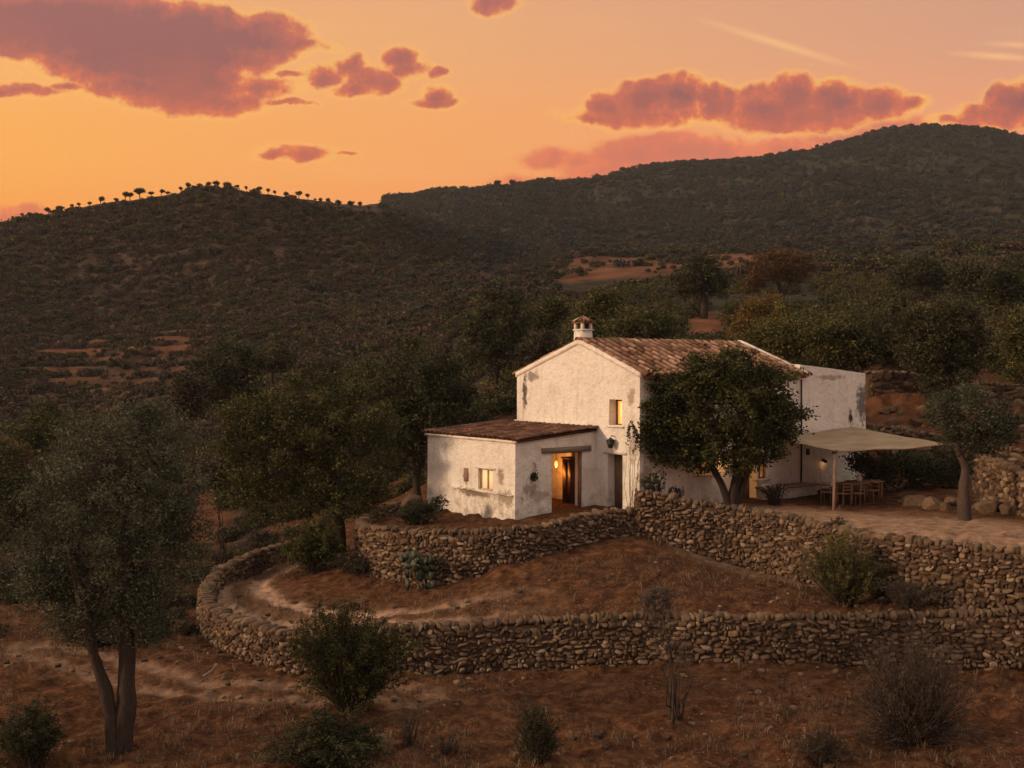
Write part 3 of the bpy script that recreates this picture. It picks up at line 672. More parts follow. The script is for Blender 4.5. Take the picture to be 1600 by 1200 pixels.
def wall(name, axis, const, a0, a1, zb, top, openings, inward, parent=house, thick=.45, step=.22, mat=None):
    """wall along l (axis 'l', at g=const) or along g (axis 'g', at l=const); top(a) gives its upper edge; openings (a0,a1,z0,z1)"""
    flat = min(top(a0), top(a1), min(top(a) for a in np.linspace(a0, a1, 9)))-.02
    cuts = lambda lo, hi, ex: np.array(sorted(set([round(v, 4) for v in list(np.linspace(lo, hi, max(2, int((hi-lo)/step)+1)))+ex if lo <= v <= hi])))
    A = cuts(a0, a1, [v for o in openings for v in o[:2]]); Zc = cuts(zb, flat, [v for o in openings for v in o[2:]])
    Zt = np.linspace(0, 1, 7)
    def to(a, z, off):
        return H(a, const+off*inward, z) if axis == 'l' else H(const+off*inward, a, z)
    mb = MB()
    for off in (0, thick):
        ZZ = np.concatenate([np.broadcast_to(Zc, (len(A), len(Zc))), flat+(np.array([top(a) for a in A])[:, None]-flat)*Zt[None, 1:]], 1)
        AA = np.broadcast_to(A[:, None], ZZ.shape); V = to(AA.ravel(), ZZ.ravel(), off)
        n, m = ZZ.shape; i = (np.arange(n-1)[:, None]*m+np.arange(m-1)[None])
        ac = (A[1:]+A[:-1])/2; zc = np.concatenate([(Zc[1:]+Zc[:-1])/2, np.full(m-len(Zc), 99.)])
        keep = np.ones((n-1, m-1), bool)
        for o in openings: keep &= ~((ac[:, None] > o[0]) & (ac[:, None] < o[1]) & (zc[None] > o[2]) & (zc[None] < o[3]))
        mb.add(wob(V) if off == 0 else V, np.stack([i, i+m, i+m+1, i+1], -1)[keep].reshape(-1, 4))
    def strip(pa, pz):           # reveal or edge between outer and inner skin
        o_, i_ = wob(to(np.array(pa), np.array(pz), 0)), to(np.array(pa), np.array(pz), thick); k = len(pa)
        mb.add(np.concatenate([o_, i_]), [(j, j+1, k+j+1, k+j) for j in range(k-1)])
    for o in openings:
        strip([o[0], o[1]], [o[2]]*2); strip([o[0], o[1]], [o[3]]*2); strip([o[0]]*2, [o[2], o[3]]); strip([o[1]]*2, [o[2], o[3]])
    strip(list(A), [top(a) for a in A]); strip([a0, a0], [zb, top(a0)]); strip([a1, a1], [zb, top(a1)])
    return mb.build(name, mat or M_plas, parent)
def rectG(x0, x1, y0, y1, l=0.0):
    g1, za = onG(x0, y0, l); g0, zb_ = onG(x1, y1, l); gm = onG((x0+x1)/2, y0, l)
    return (g0, g1, onG((x0+x1)/2, y1, l)[1], gm[1])
def rectL(x0, x1, y0, y1, g=0.0):
    l0 = onL(x0, y0, g)[0]; l1 = onL(x1, y0, g)[0]; return (l0, l1, onL((x0+x1)/2, y1, g)[1], onL((x0+x1)/2, y0, g)[1])
EAVE, RZ, RG = -.30, 1.02, 3.55
gable = lambda g: EAVE+(RZ-EAVE)*(g/RG if g < RG else (GH-g)/(GH-RG))
w_gup = rectG(952, 972, 625, 665); w_gdn = rectG(950, 973, 710, 799)
w_l1 = rectL(1086, 1112, 706, 741); w_ld = rectL(1158, 1183, 704, 783); w_l2 = rectL(1185, 1199, 724, 748)
wall('gable_wall', 'g', 0.0, 0, GH, ZB, gable, [w_gup, w_gdn], 1)
wall('front_wall', 'l', 0.0, 0.0, LH, ZB, lambda l: EAVE, [w_l1, w_ld, w_l2], 1)
wall('rear_wall', 'l', GH, 0.0, LH, ZB, lambda l: EAVE, [], -1)
wall('far_gable_wall', 'g', LH, 0, GH, ZB, gable, [], -1)
AZT0, AZT1 = -2.50, -2.80     # annex roof underside at the gable and at its outer wall
atop = lambda l: AZT0+(AZT1-AZT0)*(l/GL)
w_ad = rectL(862, 910, 706, 804, AG0); w_aw = rectG(747, 770, 733, 766, GL)
wall('annex_door_wall', 'l', AG0, GL, -.0, ZB-.3, atop, [w_ad], 1)
wall('annex_window_wall', 'g', GL, AG0, AG1, ZB-.3, lambda g: AZT1, [w_aw], 1)
wall('annex_back_wall', 'l', AG1, GL, -.0, ZB-.3, atop, [], -1)
EL = LH+4.62
etop = lambda l: .16+(-.24-.16)*((l-LH)/(EL-LH))
wall('wing_wall', 'l', 0.06, LH, EL, ZB, etop, [], 1)
wall('wing_side_wall', 'g', EL, 0.06, 5.2, ZB, lambda g: -.26, [], -1)
wall('wing_rear_wall', 'l', 5.2, LH, EL, ZB, etop, [], -1)
# floors and ceilings (closed rooms)
mb = MB(); mb.box(GL+.3, -.05, AG0+.3, AG1-.3, -5.75, -5.58, fr); mb.box(.3, LH-.3, .3, GH-.3, -5.6, -5.44, fr); mb.box(.3, LH-.3, .3, GH-.3, -2.7, -2.55, fr)
mb.build('floor', mat_plain('floor_tiles', (.22, .10, .055), .6, .3), house)
mb = MB(); mb.box(GL+.46, -.06, AG0+.46, AG0+.47, -5.58, -5.50, fr)
# inner partition and things seen through the open annex door
mb.box(GL+.5, -.3, AG0+2.6, AG0+2.75, -5.58, -2.95, fr)
g0 = AG0+1.2
mb.build('inner_partition', M_inner, house)
mb = MB(); mb.box(-2.1, -1.55, AG0+2.1, AG0+2.55, -5.58, -4.75, fr, jit=.01); mb.box(-2.16, -1.49, AG0+2.04, AG0+2.58, -4.75, -4.70, fr)
mb.box(-2.05, -1.6, AG0+2.07, AG0+2.10, -5.5, -5.15, fr); mb.box(-2.05, -1.6, AG0+2.07, AG0+2.10, -5.10, -4.8, fr)
cab0 = mb; mb = MB(); mb.box(-.50, -.06, AG0+.75, AG0+1.45, -5.58, -3.65, fr, jit=.01); mb.box(-.54, -.05, AG0+.71, AG0+1.49, -3.65, -3.58, fr); mb.box(-.515, -.50, AG0+.80, AG0+1.08, -5.5, -3.72, fr); mb.box(-.515, -.50, AG0+1.12, AG0+1.40, -5.5, -3.72, fr)  # dark cupboard shape added to stand in for the dim back room
o = mb.build('standin_box', mat_plain('standin_dark_wood', (.045, .022, .012), .6, .3), None); props(o, 'added tall dark wardrobe standing inside the wide doorway on its right side', 'standin_box')
mb = cab0; cab = mb.build('cabinet', M_wood, None); props(cab, 'low wooden cupboard standing in the lit room behind the wide doorway', 'cupboard')
# wing roof (flat, sloping away behind its parapet)
mb = MB(); mb.box(LH+.1, EL-.1, .5, 5.1, -.55, -.42, fr); mb.build('wing_roof', M_tiled, house)

# ---- tiled roofs
def tile_arc(mb, o, u, s, n, r0, r1, ln, convex=True, rnd=.5, seg=6):
    """half pipe: starts at o, runs ln along s; u across, n up"""
    th = np.linspace(0, math.pi, seg+1); sg = 1 if convex else -1
    V = []
    for k, r in ((0, r0), (1, r1)):
        for rr in (r, r-.018):
            for a in th: V.append(o+s*ln*k+u*math.cos(a)*rr+n*math.sin(a)*rr*sg)
    m = seg+1; Fc = []
    for j in range(seg):
        Fc += [(j, j+1, 2*m+j+1, 2*m+j), (m+j, 3*m+j, 3*m+j+1, m+j+1), (j, m+j, m+j+1, j+1), (2*m+j, 2*m+j+1, 3*m+j+1, 3*m+j)]
    Fc += [(0, 2*m, 3*m, m), (seg, m+seg, 3*m+seg, 2*m+seg)]
    mb.add(np.array(V), Fc, rnd)
def tile_roof(name, P0, across, down, width, length, mat, parent, sp=.29, rowl=.37, r=.115, seed=5, sheet=.09, flat=1.0):
    """P0: upper corner; across, down: unit vectors in the roof plane"""
    rs = np.random.RandomState(seed); mb = MB(); across = across/np.linalg.norm(across); down = down/np.linalg.norm(down); n = np.cross(across, down); n = n if n[2] > 0 else -n
    c = lambda a, b, h: P0+across*a+down*b+n*h
    q = [c(0, 0, 0), c(width, 0, 0), c(width, length-.1, 0), c(0, length-.1, 0)]; q2 = [p-n*sheet for p in q]
    mb.add(np.array(q+q2), [(0, 1, 2, 3), (7, 6, 5, 4), (0, 4, 5, 1), (1, 5, 6, 2), (2, 6, 7, 3), (3, 7, 4, 0)], .15)
    nc = int(width/sp); sp = width/nc; nr = int(length/rowl); rowl = length/nr
    for i in range(nc+1):
        for k in range(nr):
            b = (k+1)*rowl; sagh = .03*math.sin(i*.35+seed)*math.sin(k*.5)
            for cv in (True, False):
                if not cv and i == nc: continue
                a = i*sp+(0 if cv else sp/2); j = rs.uniform(-.018, .018, 3); tw = rs.uniform(-.05, .05)
                sdir = -down+across*tw+n*.02; s_ = sdir/np.linalg.norm(sdir)
                rr = r*rs.uniform(.93, 1.07)
                o = c(a+j[0], b+j[1]+(.03 if cv else 0), ((.055*flat if cv else .115)+sagh+abs(j[2])*.6))
                tile_arc(mb, o, across, s_, n*(flat if cv else 1), rr, rr*.8, rowl*1.22, cv, np.clip(rs.beta(2, 2)*.9+.05, 0, 1))
    return mb.build(name, mat, parent, False)
vz = np.array([0, 0, 1.])
def h3(a, b): v = H(*b)-H(*a); return v/np.linalg.norm(v), np.linalg.norm(H(*b)-H(*a))
OV = .28
def slope_roof(name, g_low, seed):
    sgn = -1 if g_low < RG else 1; gl = g_low+sgn*OV
    zl = RZ+.03-(RZ-EAVE)*abs(gl-RG)/abs(g_low-RG)
    dn, ln = h3((0, RG, RZ+.03), (0, gl, zl)); ac, _ = h3((0, 0, 0), (1, 0, 0))
    return tile_roof(name, H(.16, RG, RZ+.03), ac, dn, LH+.02, ln, M_tile, house, seed=seed, sp=.40, rowl=.47, r=.160)
# roofs
rf = slope_roof('roof', 0.0, 5); rb = slope_roof('roof', GH, 6)
# ridge tiles, mortared verges
mb = MB(); rs = np.random.RandomState(8); ac = H(1, 0, 0)-H(0, 0, 0); n_ = vz
l = -.12
while l < LH+.1:
    tile_arc(mb, H(l, RG, RZ+.10+rs.uniform(-.015, .015)), uG3 if False else np.array([uG[0], uG[1], 0]), ac, vz, .13, .115, .44, True, rs.rand()*.7); l += .36
mb.build('ridge_tiles', M_tile, rf)
def band(name, pts, w, h, parent, mat):
    mb = MB(); pts = [np.asarray(p, float) for p in pts]; out = []
    P = np.concatenate([np.linspace(pts[i], pts[i+1], 24, endpoint=(i == len(pts)-2)) for i in range(len(pts)-1)])
    P = wob(P, .025); t = np.gradient(P, axis=0); s = np.cross(t, vz); s /= np.linalg.norm(s, axis=1)[:, None]
    V = np.stack([P-s*w/2, P-s*w/2+vz*h, P+s*w/2+vz*h, P+s*w/2], 1).reshape(-1, 3); n = len(P)
    mb.add(V, [(4*k+j, 4*k+4+j, 4*k+4+(j+1) % 4, 4*k+(j+1) % 4) for k in range(n-1) for j in range(4)]+[(0, 1, 2, 3), (4*n-1, 4*n-2, 4*n-3, 4*n-4)])
    return mb.build(name, mat, parent)
zt = lambda g, dz=0: RZ+dz-(RZ-EAVE)*(abs(g-RG)/(RG if g < RG else GH-RG))
band('verge', [H(LH+.15, -OV, zt(-OV, .04)), H(LH+.15, RG, RZ+.05), H(LH+.15, GH+OV, zt(GH+OV, .04))], .20, .20, house, M_plas)
band('verge', [H(.10, -.04, zt(-.04, -.08)), H(.10, RG, RZ-.06), H(.10, GH+.06, zt(GH+.06, -.08))], .27, .20, house, M_plas)
# annex lean-to roof
P0 = H(-.0, AG0-.10, AZT0+.10); dn, ln = h3((0, 0, AZT0+.10), (GL-.07, 0, AZT1+.07)); ac, _ = h3((0, 0, 0), (0, 1, 0))
tile_roof('annex_roof', P0, ac, dn, AG1-AG0+.20, ln, M_tiled, house, sp=.30, rowl=.42, seed=9, sheet=.08, flat=.9)
band('roof_edge', [H(GL-.03, AG0-.1, AZT1-.02), H(GL-.03, AG1+.12, AZT1-.02)], .10, .09, house, M_plas)
band('wall_flashing', [H(-.05, AG0+.3, AZT0+.12), H(-.05, GH+.05, AZT0+.12)], .12, .14, house, M_plas)
# chimney
cl, cg = .42, RG+.22; mb = MB()
def frus(mb, l, g, z0, z1, w0, w1, rnd=.5):
    v = np.array([[l-w0/2, g-w0/2, z0], [l+w0/2, g-w0/2, z0], [l+w0/2, g+w0/2, z0], [l-w0/2, g+w0/2, z0], [l-w1/2, g-w1/2, z1], [l+w1/2, g-w1/2, z1], [l+w1/2, g+w1/2, z1], [l-w1/2, g+w1/2, z1]])
    mb.add(fr(v), [(3, 2, 1, 0), (4, 5, 6, 7), (0, 1, 5, 4), (1, 2, 6, 5), (2, 3, 7, 6), (3, 0, 4, 7)], rnd)
frus(mb, cl, cg, RZ-.55, RZ+.50, .60, .52); frus(mb, cl, cg, RZ+.50, RZ+.56, .60, .60)
for a in (-1, 1):
    for b in (-1, 1): frus(mb, cl+a*.21, cg+b*.21, RZ+.56, RZ+.80, .11, .10)
chim = mb.build('chimney', M_plas, rf)
mb = MB(); frus(mb, cl, cg, RZ+.56, RZ+.78, .30, .30); mb.build('dark_flue_block', M_iron, None).parent = rf  # solid dark block between the posts stands for the shade in the openings
mb = MB(); rs = np.random.RandomState(4)
frus(mb, cl, cg, RZ+.80, RZ+.85, .66, .60, .4); frus(mb, cl, cg, RZ+.85, RZ+1.02, .60, .10, .6); frus(mb, cl, cg, RZ+1.02, RZ+1.12, .05, .03, .6)
for k in range(4):
    for j in (-.2, 0, .2):
        a = k*math.pi/2; dl, dg = math.cos(a), math.sin(a); px_, py_ = -dg, dl
        o = H(cl+dl*.36+px_*j, cg+dg*.36+py_*j, RZ+.84); tp = H(cl+dl*.05+px_*j*.3, cg+dg*.05+py_*j*.3, RZ+1.03)
        s = tp-o; L_ = np.linalg.norm(s); uu = H(cl+px_, cg+py_, 0)-H(cl, cg, 0); s = s/L_; nn = np.cross(uu, s); nn = nn if nn[2] > 0 else -nn
        tile_arc(mb, o, uu, s, nn, .09, .06, L_, True, rs.rand())
mb.build('chimney_cap', M_tile, None).parent = rf

# ---- doors, windows and their woodwork
def bx(name, mat, parent, boxes, jit=.004):
    mb = MB(); rs_ = random.random
    for b in boxes: mb.box(*b, fr, random.random(), jit)
    return mb.build(name, mat, parent)
M_glow = bpy.data.materials.new('emissive_curtain'); M_glow.use_nodes = True
_b = M_glow.node_tree.nodes['Principled BSDF']; _b.inputs['Base Color'].default_value = (.75, .62, .40, 1); _b.inputs['Roughness'].default_value = .9
_b.inputs['Emission Color'].default_value = (1.0, .52, .16, 1); _b.inputs['Emission Strength'].default_value = .9
M_orange = M_glow.copy(); M_orange.name = 'emissive_orange_curtain'; _b = M_orange.node_tree.nodes['Principled BSDF']; _b.inputs['Emission Color'].default_value = (1.0, .36, .06, 1); _b.inputs['Emission Strength'].default_value = 1.1  # orange lamplight of the gable room put into the cloth as emission
_b = M_glow.node_tree.nodes['Principled BSDF']; _b.inputs['Emission Color'].default_value = (1.0, .62, .30, 1); _b.inputs['Emission Strength'].default_value = .35  # room light behind the annex window given to the curtain as faint emission
M_amber = bpy.data.materials.new('lit_lampshade'); M_amber.use_nodes = True
_b = M_amber.node_tree.nodes['Principled BSDF']; _b.inputs['Base Color'].default_value = (.8, .6, .3, 1)
_b.inputs['Emission Color'].default_value = (1.0, .46, .10, 1); _b.inputs['Emission Strength'].default_value = 2.0
# wide annex doorway: lintel beam, jamb, inward door leaf
a0, a1, z0, z1 = w_ad
g = AG0
bx('lintel', M_greywood, house, [(onL(846, 700, g)[0], onL(923, 700, g)[0], g-.05, g+.25, z1-.01, z1+.19)], .012)
bx('door_frame', M_wood, house, [(a1-.10, a1-.01, g+.05, g+.17, z0, z1), (a0+.01, a0+.06, g+.25, g+.36, z0, z1), (a0, a1, g+.25, g+.35, z1-.07, z1-.005)])
bx('doorstep', mat_plain('step_stone', (.24, .15, .10)), house, [(a0-.1, a1+.1, g-.32, g+.45, z0-.25, z0+.01)], .02)
# narrow gable door: grey leaf half open, dark gap
a0, a1, z0, z1 = w_gdn
bx('lintel', M_plas, house, [(-.05, .1, a0-.22, a1+.25, z1+.01, z1+.10)], .012)
d = bx('door', M_wood, house, [(.34, .39, a0+.003, a1-.003, z0, z1-.02)]); bx('handle', M_iron, d, [(.30, .34, (a0+a1)/2+.05, (a0+a1)/2+.09, z0+.95, z0+1.0)])
M_pale = mat_plain('pale_ochre_frame', (.50, .38, .24))
# gable and annex windows, set deep in the thick wall
def window_g(rect, l, cur):
    a0, a1, z0, z1 = rect; gm = (a0+a1)/2; b0, b1 = a0-.005, a1+.005; q = .36 if l == 0 else .10
    w = bx('window', M_wood if l == 0 else M_pale, house, [(l+q, l+q+.06, b0, a0+.05, z0, z1), (l+q, l+q+.06, a1-.05, b1, z0, z1), (l+q, l+q+.06, a0+.05, a1-.05, z1-.05, z1), (l+q, l+q+.06, a0+.05, a1-.05, z0, z0+.05), (l+q, l+q+.06, gm-.02, gm+.02, z0+.05, z1-.05)])
    bx('curtain', cur, w, [(l+q+.065, l+q+.075, a0-.0, a1+.0, z0, z1)], .002)
    bx('sill', M_plas, w, [(l-.07, l+.2, a0-.10, a1+.10, z0-.07, z0-.003)], .008)
    return w
window_g(w_gup, 0.0, M_orange); window_g(w_aw, GL, M_glow)
a0, a1, z0, z1 = w_aw
bx('lintel', M_plas, house, [(GL-.04, GL+.1, a0-.16, a1+.16, z1+.01, z1+.07)], .008)
bx('dark_patch', mat_plain('dark_patch_plaster', (.22, .15, .11)), house, [(GL-.012, GL+.02, onG(732, 740, GL)[0], onG(725, 740, GL)[0], onG(728, 752, GL)[1], onG(728, 731, GL)[1])], .008)  # thin dark slab on the stained patch of wall, no recess
gl0, gl1 = onG(802, 768, GL)[0], onG(706, 768, GL)[0]; zl = onG(755, 769, GL)[1]
band('plaster_ledge', [H(GL-.03, gl0, zl), H(GL-.03, gl1, zl)], .14, .06, house, M_plas)
# front wall windows and door (behind the tree)
for rect in (w_l1, w_l2):
    a0, a1, z0, z1 = rect; m_ = (a0+a1)/2
    w = bx('window', M_wood, house, [(a0, a0+.05, .16, .22, z0, z1), (a1-.05, a1, .16, .22, z0, z1), (a0+.05, a1-.05, .16, .22, z1-.05, z1), (a0+.05, a1-.05, .16, .22, z0, z0+.05), (m_-.02, m_+.02, .16, .22, z0+.05, z1-.05)])
    bx('sill', mat_plain('sill_stone', (.5, .4, .3)), w, [(a0-.12, a1+.12, -.10, .2, z0-.08, z0-.003)], .008)
a0, a1, z0, z1 = w_ld
d = bx('door', M_wood, house, [(a1-.06, a1-.01, .42, 1.1, z0, z1-.03)]); bx('handle', M_iron, d, [(a1-.11, a1-.06, .98, 1.02, z0+1, z0+1.04)])
bx('lintel', M_greywood, house, [(a0-.15, a1+.15, -.03, .2, z1+.003, z1+.13)], .01)
bx('buttress', M_plas, house, [(onL(1184, 760)[0], onL(1190, 760)[0]+.2, -.35, -.0, ZB, onL(1184, 757)[1])], .03)
# small vent right under the awning
lv, zv = onL(1263, 706); bx('vent', M_iron, house, [(lv-.10, lv+.10, .0, .04, zv-.14, zv+.14)])
# drain pipe at the join of house and wing
lp = LH-.08; mb = MB(); mb.tube([H(lp, -.07, -.5), H(lp+.02, -.06, -3), H(lp-.02, -.07, -5.45)], .035, 8); mb.build('drainpipe', M_iron, house, True)
# lamps that are lit in the photograph
def lamp(name, pos, power, col, r=.12, parent=None):
    d_ = bpy.data.lights.new(name, 'POINT'); d_.energy = power; d_.color = col; d_.shadow_soft_size = r
    o = bpy.data.objects.new(name, d_); COL.objects.link(o); o.location = pos; return o
def hanging_lamp(pos, label, power, drop=.5):
    p = np.array(pos, float); root = empty('hanging_lamp', tuple(p), label, 'lamp')
    mb = MB(); mb.tube([p+vz*drop, p+vz*.12], .012, 6); mb.build('cord', M_iron, root)
    mb = MB(); v = I2[0]*np.array([.065, .065, .13])+p; v[:, 0] += 0; mb.add(v, I2[1]); mb.build('lamp_shade', M_amber, root, True)
    b_ = lamp('bulb_light', tuple(p+np.array([0, -.05, -.26])), power, (1, .33, .06), .1); b_.parent = root; b_.matrix_parent_inverse = Matrix.Translation(-root.location)
hanging_lamp(Pt(869, 725, 43.9), 'amber pendant lamp glowing inside the wide annex doorway', 60)
lamp('room_light', tuple(H(-2.2, AG0+4.2, -3.6)), 25, (1, .55, .22))
lamp('room_light', tuple(H(1.6, 1.3, -1.3)), 40, (1, .45, .12))
lamp('room_light', tuple(H(4.0, 1.2, -3.6)), 130, (1, .45, .12))
lamp('room_light', tuple(H(7.3, 1.4, -3.6)), 130, (1, .45, .12))
# wall objects
g_, z_ = onG(960, 690); p = H(-.16, g_, z_)
root = empty('wall_lantern', tuple(p), 'dark iron lantern above the narrow gable door', 'lantern')
mb = MB(); mb.tube([H(0, g_, z_+.20), H(-.16, g_, z_+.24), H(-.2, g_, z_+.14)], .018, 6); mb.build('bracket', M_iron, root)
mb = MB(); frus(mb, -.2, g_, z_-.20, z_+.04, .14, .24); frus(mb, -.2, g_, z_+.04, z_+.15, .28, .05); frus(mb, -.2, g_, z_-.25, z_-.20, .08, .16); mb.build('lantern_body', M_iron, root)
l_, z_ = onL(834, 728, AG0); mb = MB(); V = []; n = 15
for k in range(n):
    a = R(-110)+R(220)*k/(n-1); t = .05*math.sin(math.pi*k/(n-1))
    for rr in (.15, .15-t-.005):
        for dg in (-.05, -.025): V.append(H(l_+rr*math.cos(a)-.05, AG0+dg, z_+rr*math.sin(a)))
Fc = [(4*k+a_, 4*k+b_, 4*k+4+b_, 4*k+4+a_) for k in range(n-1) for a_, b_ in ((0, 1), (1, 3), (3, 2), (2, 0))]
mb.add(np.array(V), Fc); o = mb.build('crescent_ornament', mat_plain('pale_bronze', (.42, .33, .22)), None); props(o, 'small pale crescent ornament on the grey wall left of the wide doorway', 'ornament')
l_, z_ = onL(832, 745, AG0); mb = MB(); th = np.linspace(0, 2*math.pi, 11)[:-1]
frus(mb, l_, AG0-.10, z_-.16, z_-.02, .09, .16); o = None
root = empty('wall_planter', tuple(H(l_, AG0-.1, z_-.16)), 'tiny dark green pot plant fixed on the wall under the crescent', 'pot plant')
mb.build('pot', mat_plain('clay_pot', (.10, .075, .05)), root)
mb = MB(); rs = np.random.RandomState(2)
for k in range(60):
    c = H(l_+rs.normal()*.07, AG0-.12+rs.normal()*.04, z_+.06+rs.normal()*.07); a = rs.normal(size=3)*.05; b = rs.normal(size=3)*.03
    mb.add([c-a, c-b, c+a, c+b], [(0, 1, 2, 3)], rs.rand())
mb.build('foliage', M_leaf_dark, root)
lw, zw = onL(1286, 722); p = H(lw, -.16, zw+.05)
root = empty('wall_lamp', tuple(p), 'small wall lamp throwing a warm patch on the white wall under the awning', 'lamp')
mb = MB(); frus(mb, lw, -.02, zw+.02, zw+.14, .10, .10); mb.tube([H(lw, 0, zw+.08), H(lw, -.12, zw+.10)], .015, 6); mb.build('bracket', M_iron, root)
mb = MB(); frus(mb, lw, -.14, zw-.02, zw+.10, .13, .07); mb.build('lamp_shade', M_iron, root)
lo = lamp('bulb_light', tuple(H(lw+.02, -.15, zw-.06)), 1.0, (1, .48, .16), .03); lo.parent = root; lo.matrix_parent_inverse = Matrix.Translation(-root.location)

lq, zq = onL(1128, 716); p = H(lq, -.12, zq)
root = empty('wall_lamp', tuple(p), 'small wall lamp hidden behind the rounded tree, warming the front wall', 'lamp')
mb = MB(); frus(mb, lq, -.02, zq-.05, zq+.08, .10, .10); mb.tube([H(lq, 0, zq+.02), H(lq, -.12, zq+.04)], .015, 6); mb.build('bracket', M_iron, root)
mb = MB(); frus(mb, lq, -.14, zq-.06, zq+.06, .13, .07); mb.build('lamp_shade', M_iron, root)
lo = lamp('bulb_light', tuple(H(lq, -.22, zq-.14)), 9.0, (1, .45, .13), .05); lo.parent = root; lo.matrix_parent_inverse = Matrix.Translation(-root.location)
# ---- masonry bench, awning, table and chairs
l0, l1 = onL(1187, 770)[0]-.3, onL(1252, 770)[0]+.1
root = empty('masonry_bench', tuple(H(l0, -.6, -5.4)), 'whitewashed masonry bench against the front wall left of the awning post', 'bench')
mb = MB(); mb.box(l0, l1, -.75, -.05, -5.7, -4.98, fr, jit=.02); mb.build('bench_block', M_plas, root)
mb = MB(); mb.box(l0-.05, l1+.05, -.80, -.04, -4.97, -4.90, fr, jit=.01); mb.build('bench_top', mat_plain('bench_slab', (.36, .28, .21)), root)
post = Pt(1303, 798, 41.2); ptop = Pt(1304, 704, 41.2); P3 = Pt(1478, 694, 41.6)
P1 = H(onL(1203, 684)[0], -.05, onL(1203, 684)[1]); P4 = H(onL(1334, 667)[0], -.0, onL(1334, 667)[1])
aw = empty('awning', tuple(post), 'beige cloth awning stretched from the white wall over the table, on a wooden post', 'awning')
mb = MB(); n = 18; V = np.zeros((n+1, n+1, 3))
for i in range(n+1):
    for j in range(n+1):
        a, b = i/n, j/n; v = P1*(1-a)*(1-b)+P4*a*(1-b)+P3*a*b+ptop*(1-a)*b
        v = v-vz*.012*math.sin(14*a+3*math.sin(6*b))*b-vz*.008*math.sin(20*b+8*a)-vz*(.12*math.sin(math.pi*a)*math.sin(math.pi*b)+.05*math.sin(math.pi*a)*(b > .99))+vz*.012*math.sin(9*a+5*b); V[i, j] = v
i = np.arange(n)[:, None]*(n+1)+np.arange(n)[None]; Fq = np.stack([i, i+n+1, i+n+2, i+1], -1).reshape(-1, 4)
mb.add(V.reshape(-1, 3), Fq); mb.add(V.reshape(-1, 3)-vz*.012, Fq[:, ::-1])
Mc = MT('awning_cloth', .9, .05); Mc.color(Mc.ramp(Mc.noise(1.2, 5, .6), [(.3, (.27, .195, .13)), (.7, (.42, .32, .225))])); Mc.bump(Mc.noise(40, 3), .3, .01)
_td = Mc.n('ShaderNodeBsdfTranslucent'); _td.inputs[0].default_value = (.30, .20, .12, 1); _mx = Mc.n('ShaderNodeMixShader'); _mx.inputs[0].default_value = .2
Mc.l(Mc.b.outputs[0], _mx.inputs[1]); Mc.l(_td.outputs[0], _mx.inputs[2]); Mc.l(_mx.outputs[0], Mc.out.inputs[0])
mb.build('canopy', Mc.m, aw, True)
mb = MB(); e = [V[a, n]-vz*.02 for a in range(n+1)]; mb.tube(np.array(e), .035, 6); mb.build('hem', Mc.m, aw)
mb = MB(); mb.tube([post-vz*.3, post+vz*1.0+np.array([.015, 0, 0]), ptop+vz*.03], [.065, .058, .055], 9); mb.build('post', mat_wood('post_wood', (.16, .10, .07), (.32, .21, .15)), aw, True)
mb = MB(); mb.tube([ptop-vz*.12+np.array([-.1, .02, 0]), ptop+np.array([.1, -.02, 0])], .03, 6); mb.tube([ptop-vz*.10, ptop-vz*.02], .085, 8); mb.build('rope_binding', M_iron, aw)
def lbox(mb, c, ang, x0, x1, y0, y1, z0, z1, jit=0):
    ca, sa = math.cos(ang), math.sin(ang)
    mb.box(x0, x1, y0, y1, z0, z1, lambda v: np.stack([c[0]+v[:, 0]*ca-v[:, 1]*sa, c[1]+v[:, 0]*sa+v[:, 1]*ca, c[2]+v[:, 2]], 1), random.random(), jit)
M_chair = mat_wood('chair_wood', (.17, .095, .055), (.34, .20, .125))
def chair(label):
    r_ = empty('chair', (0, 0, 0), label, 'chair', 'chairs round the table under the awning'); c = (0, 0, 0)
    m = MB(); lbox(m, c, 0, -.22, .22, -.21, .21, .43, .465); m.build('seat', M_chair, r_)
    for sx in (-1, 1):
        m = MB(); m.tube([(sx*.20, -.19, 0), (sx*.19, -.18, .44)], .018, 6); m.build('leg', M_chair, r_)
        m = MB(); m.tube([(sx*.20, .22, 0), (sx*.19, .19, .45), (sx*.19, .25, .88)], .018, 6); m.build('leg', M_chair, r_)
    m = MB()
    for z in (.60, .72, .84): m.tube([(-.19, .215+(z-.6)*.12, z), (.19, .215+(z-.6)*.12, z)], .02, 6)
    m.build('backrest', M_chair, r_); return r_
def dup(root, loc, rz, label=None, sc=None):
    r_ = root.copy(); COL.objects.link(r_); r_.location = loc; r_.rotation_euler = (0, 0, rz)
    if sc is not None: r_.scale = (sc,)*3 if isinstance(sc, (int, float)) else sc
    if label: r_['label'] = label
    for ch in list(root.children):
        c = ch.copy(); COL.objects.link(c); c.parent = r_
        for g in ch.children: d_ = g.copy(); COL.objects.link(d_); d_.parent = c
    return r_
tb = Pt(1343, 785, 44.0); tb[2] = -5.36; ta = math.atan2(uL[1], uL[0])
spots = [(1293, 43.3, ta+1.9, 'slatted wooden chair nearest the awning post, turned sideways'), (1318, 42.7, ta+2.9, 'slatted wooden chair in front of the dining table, left one'), (1340, 42.6, ta+3.3, 'slatted wooden chair in front of the dining table, right one'),
         (1362, 43.3, ta-1.5, 'slatted wooden chair at the right end of the dining table'), (1352, 45.0, ta+.1, 'slatted wooden chair behind the dining table in deep shade')]
ch0 = None
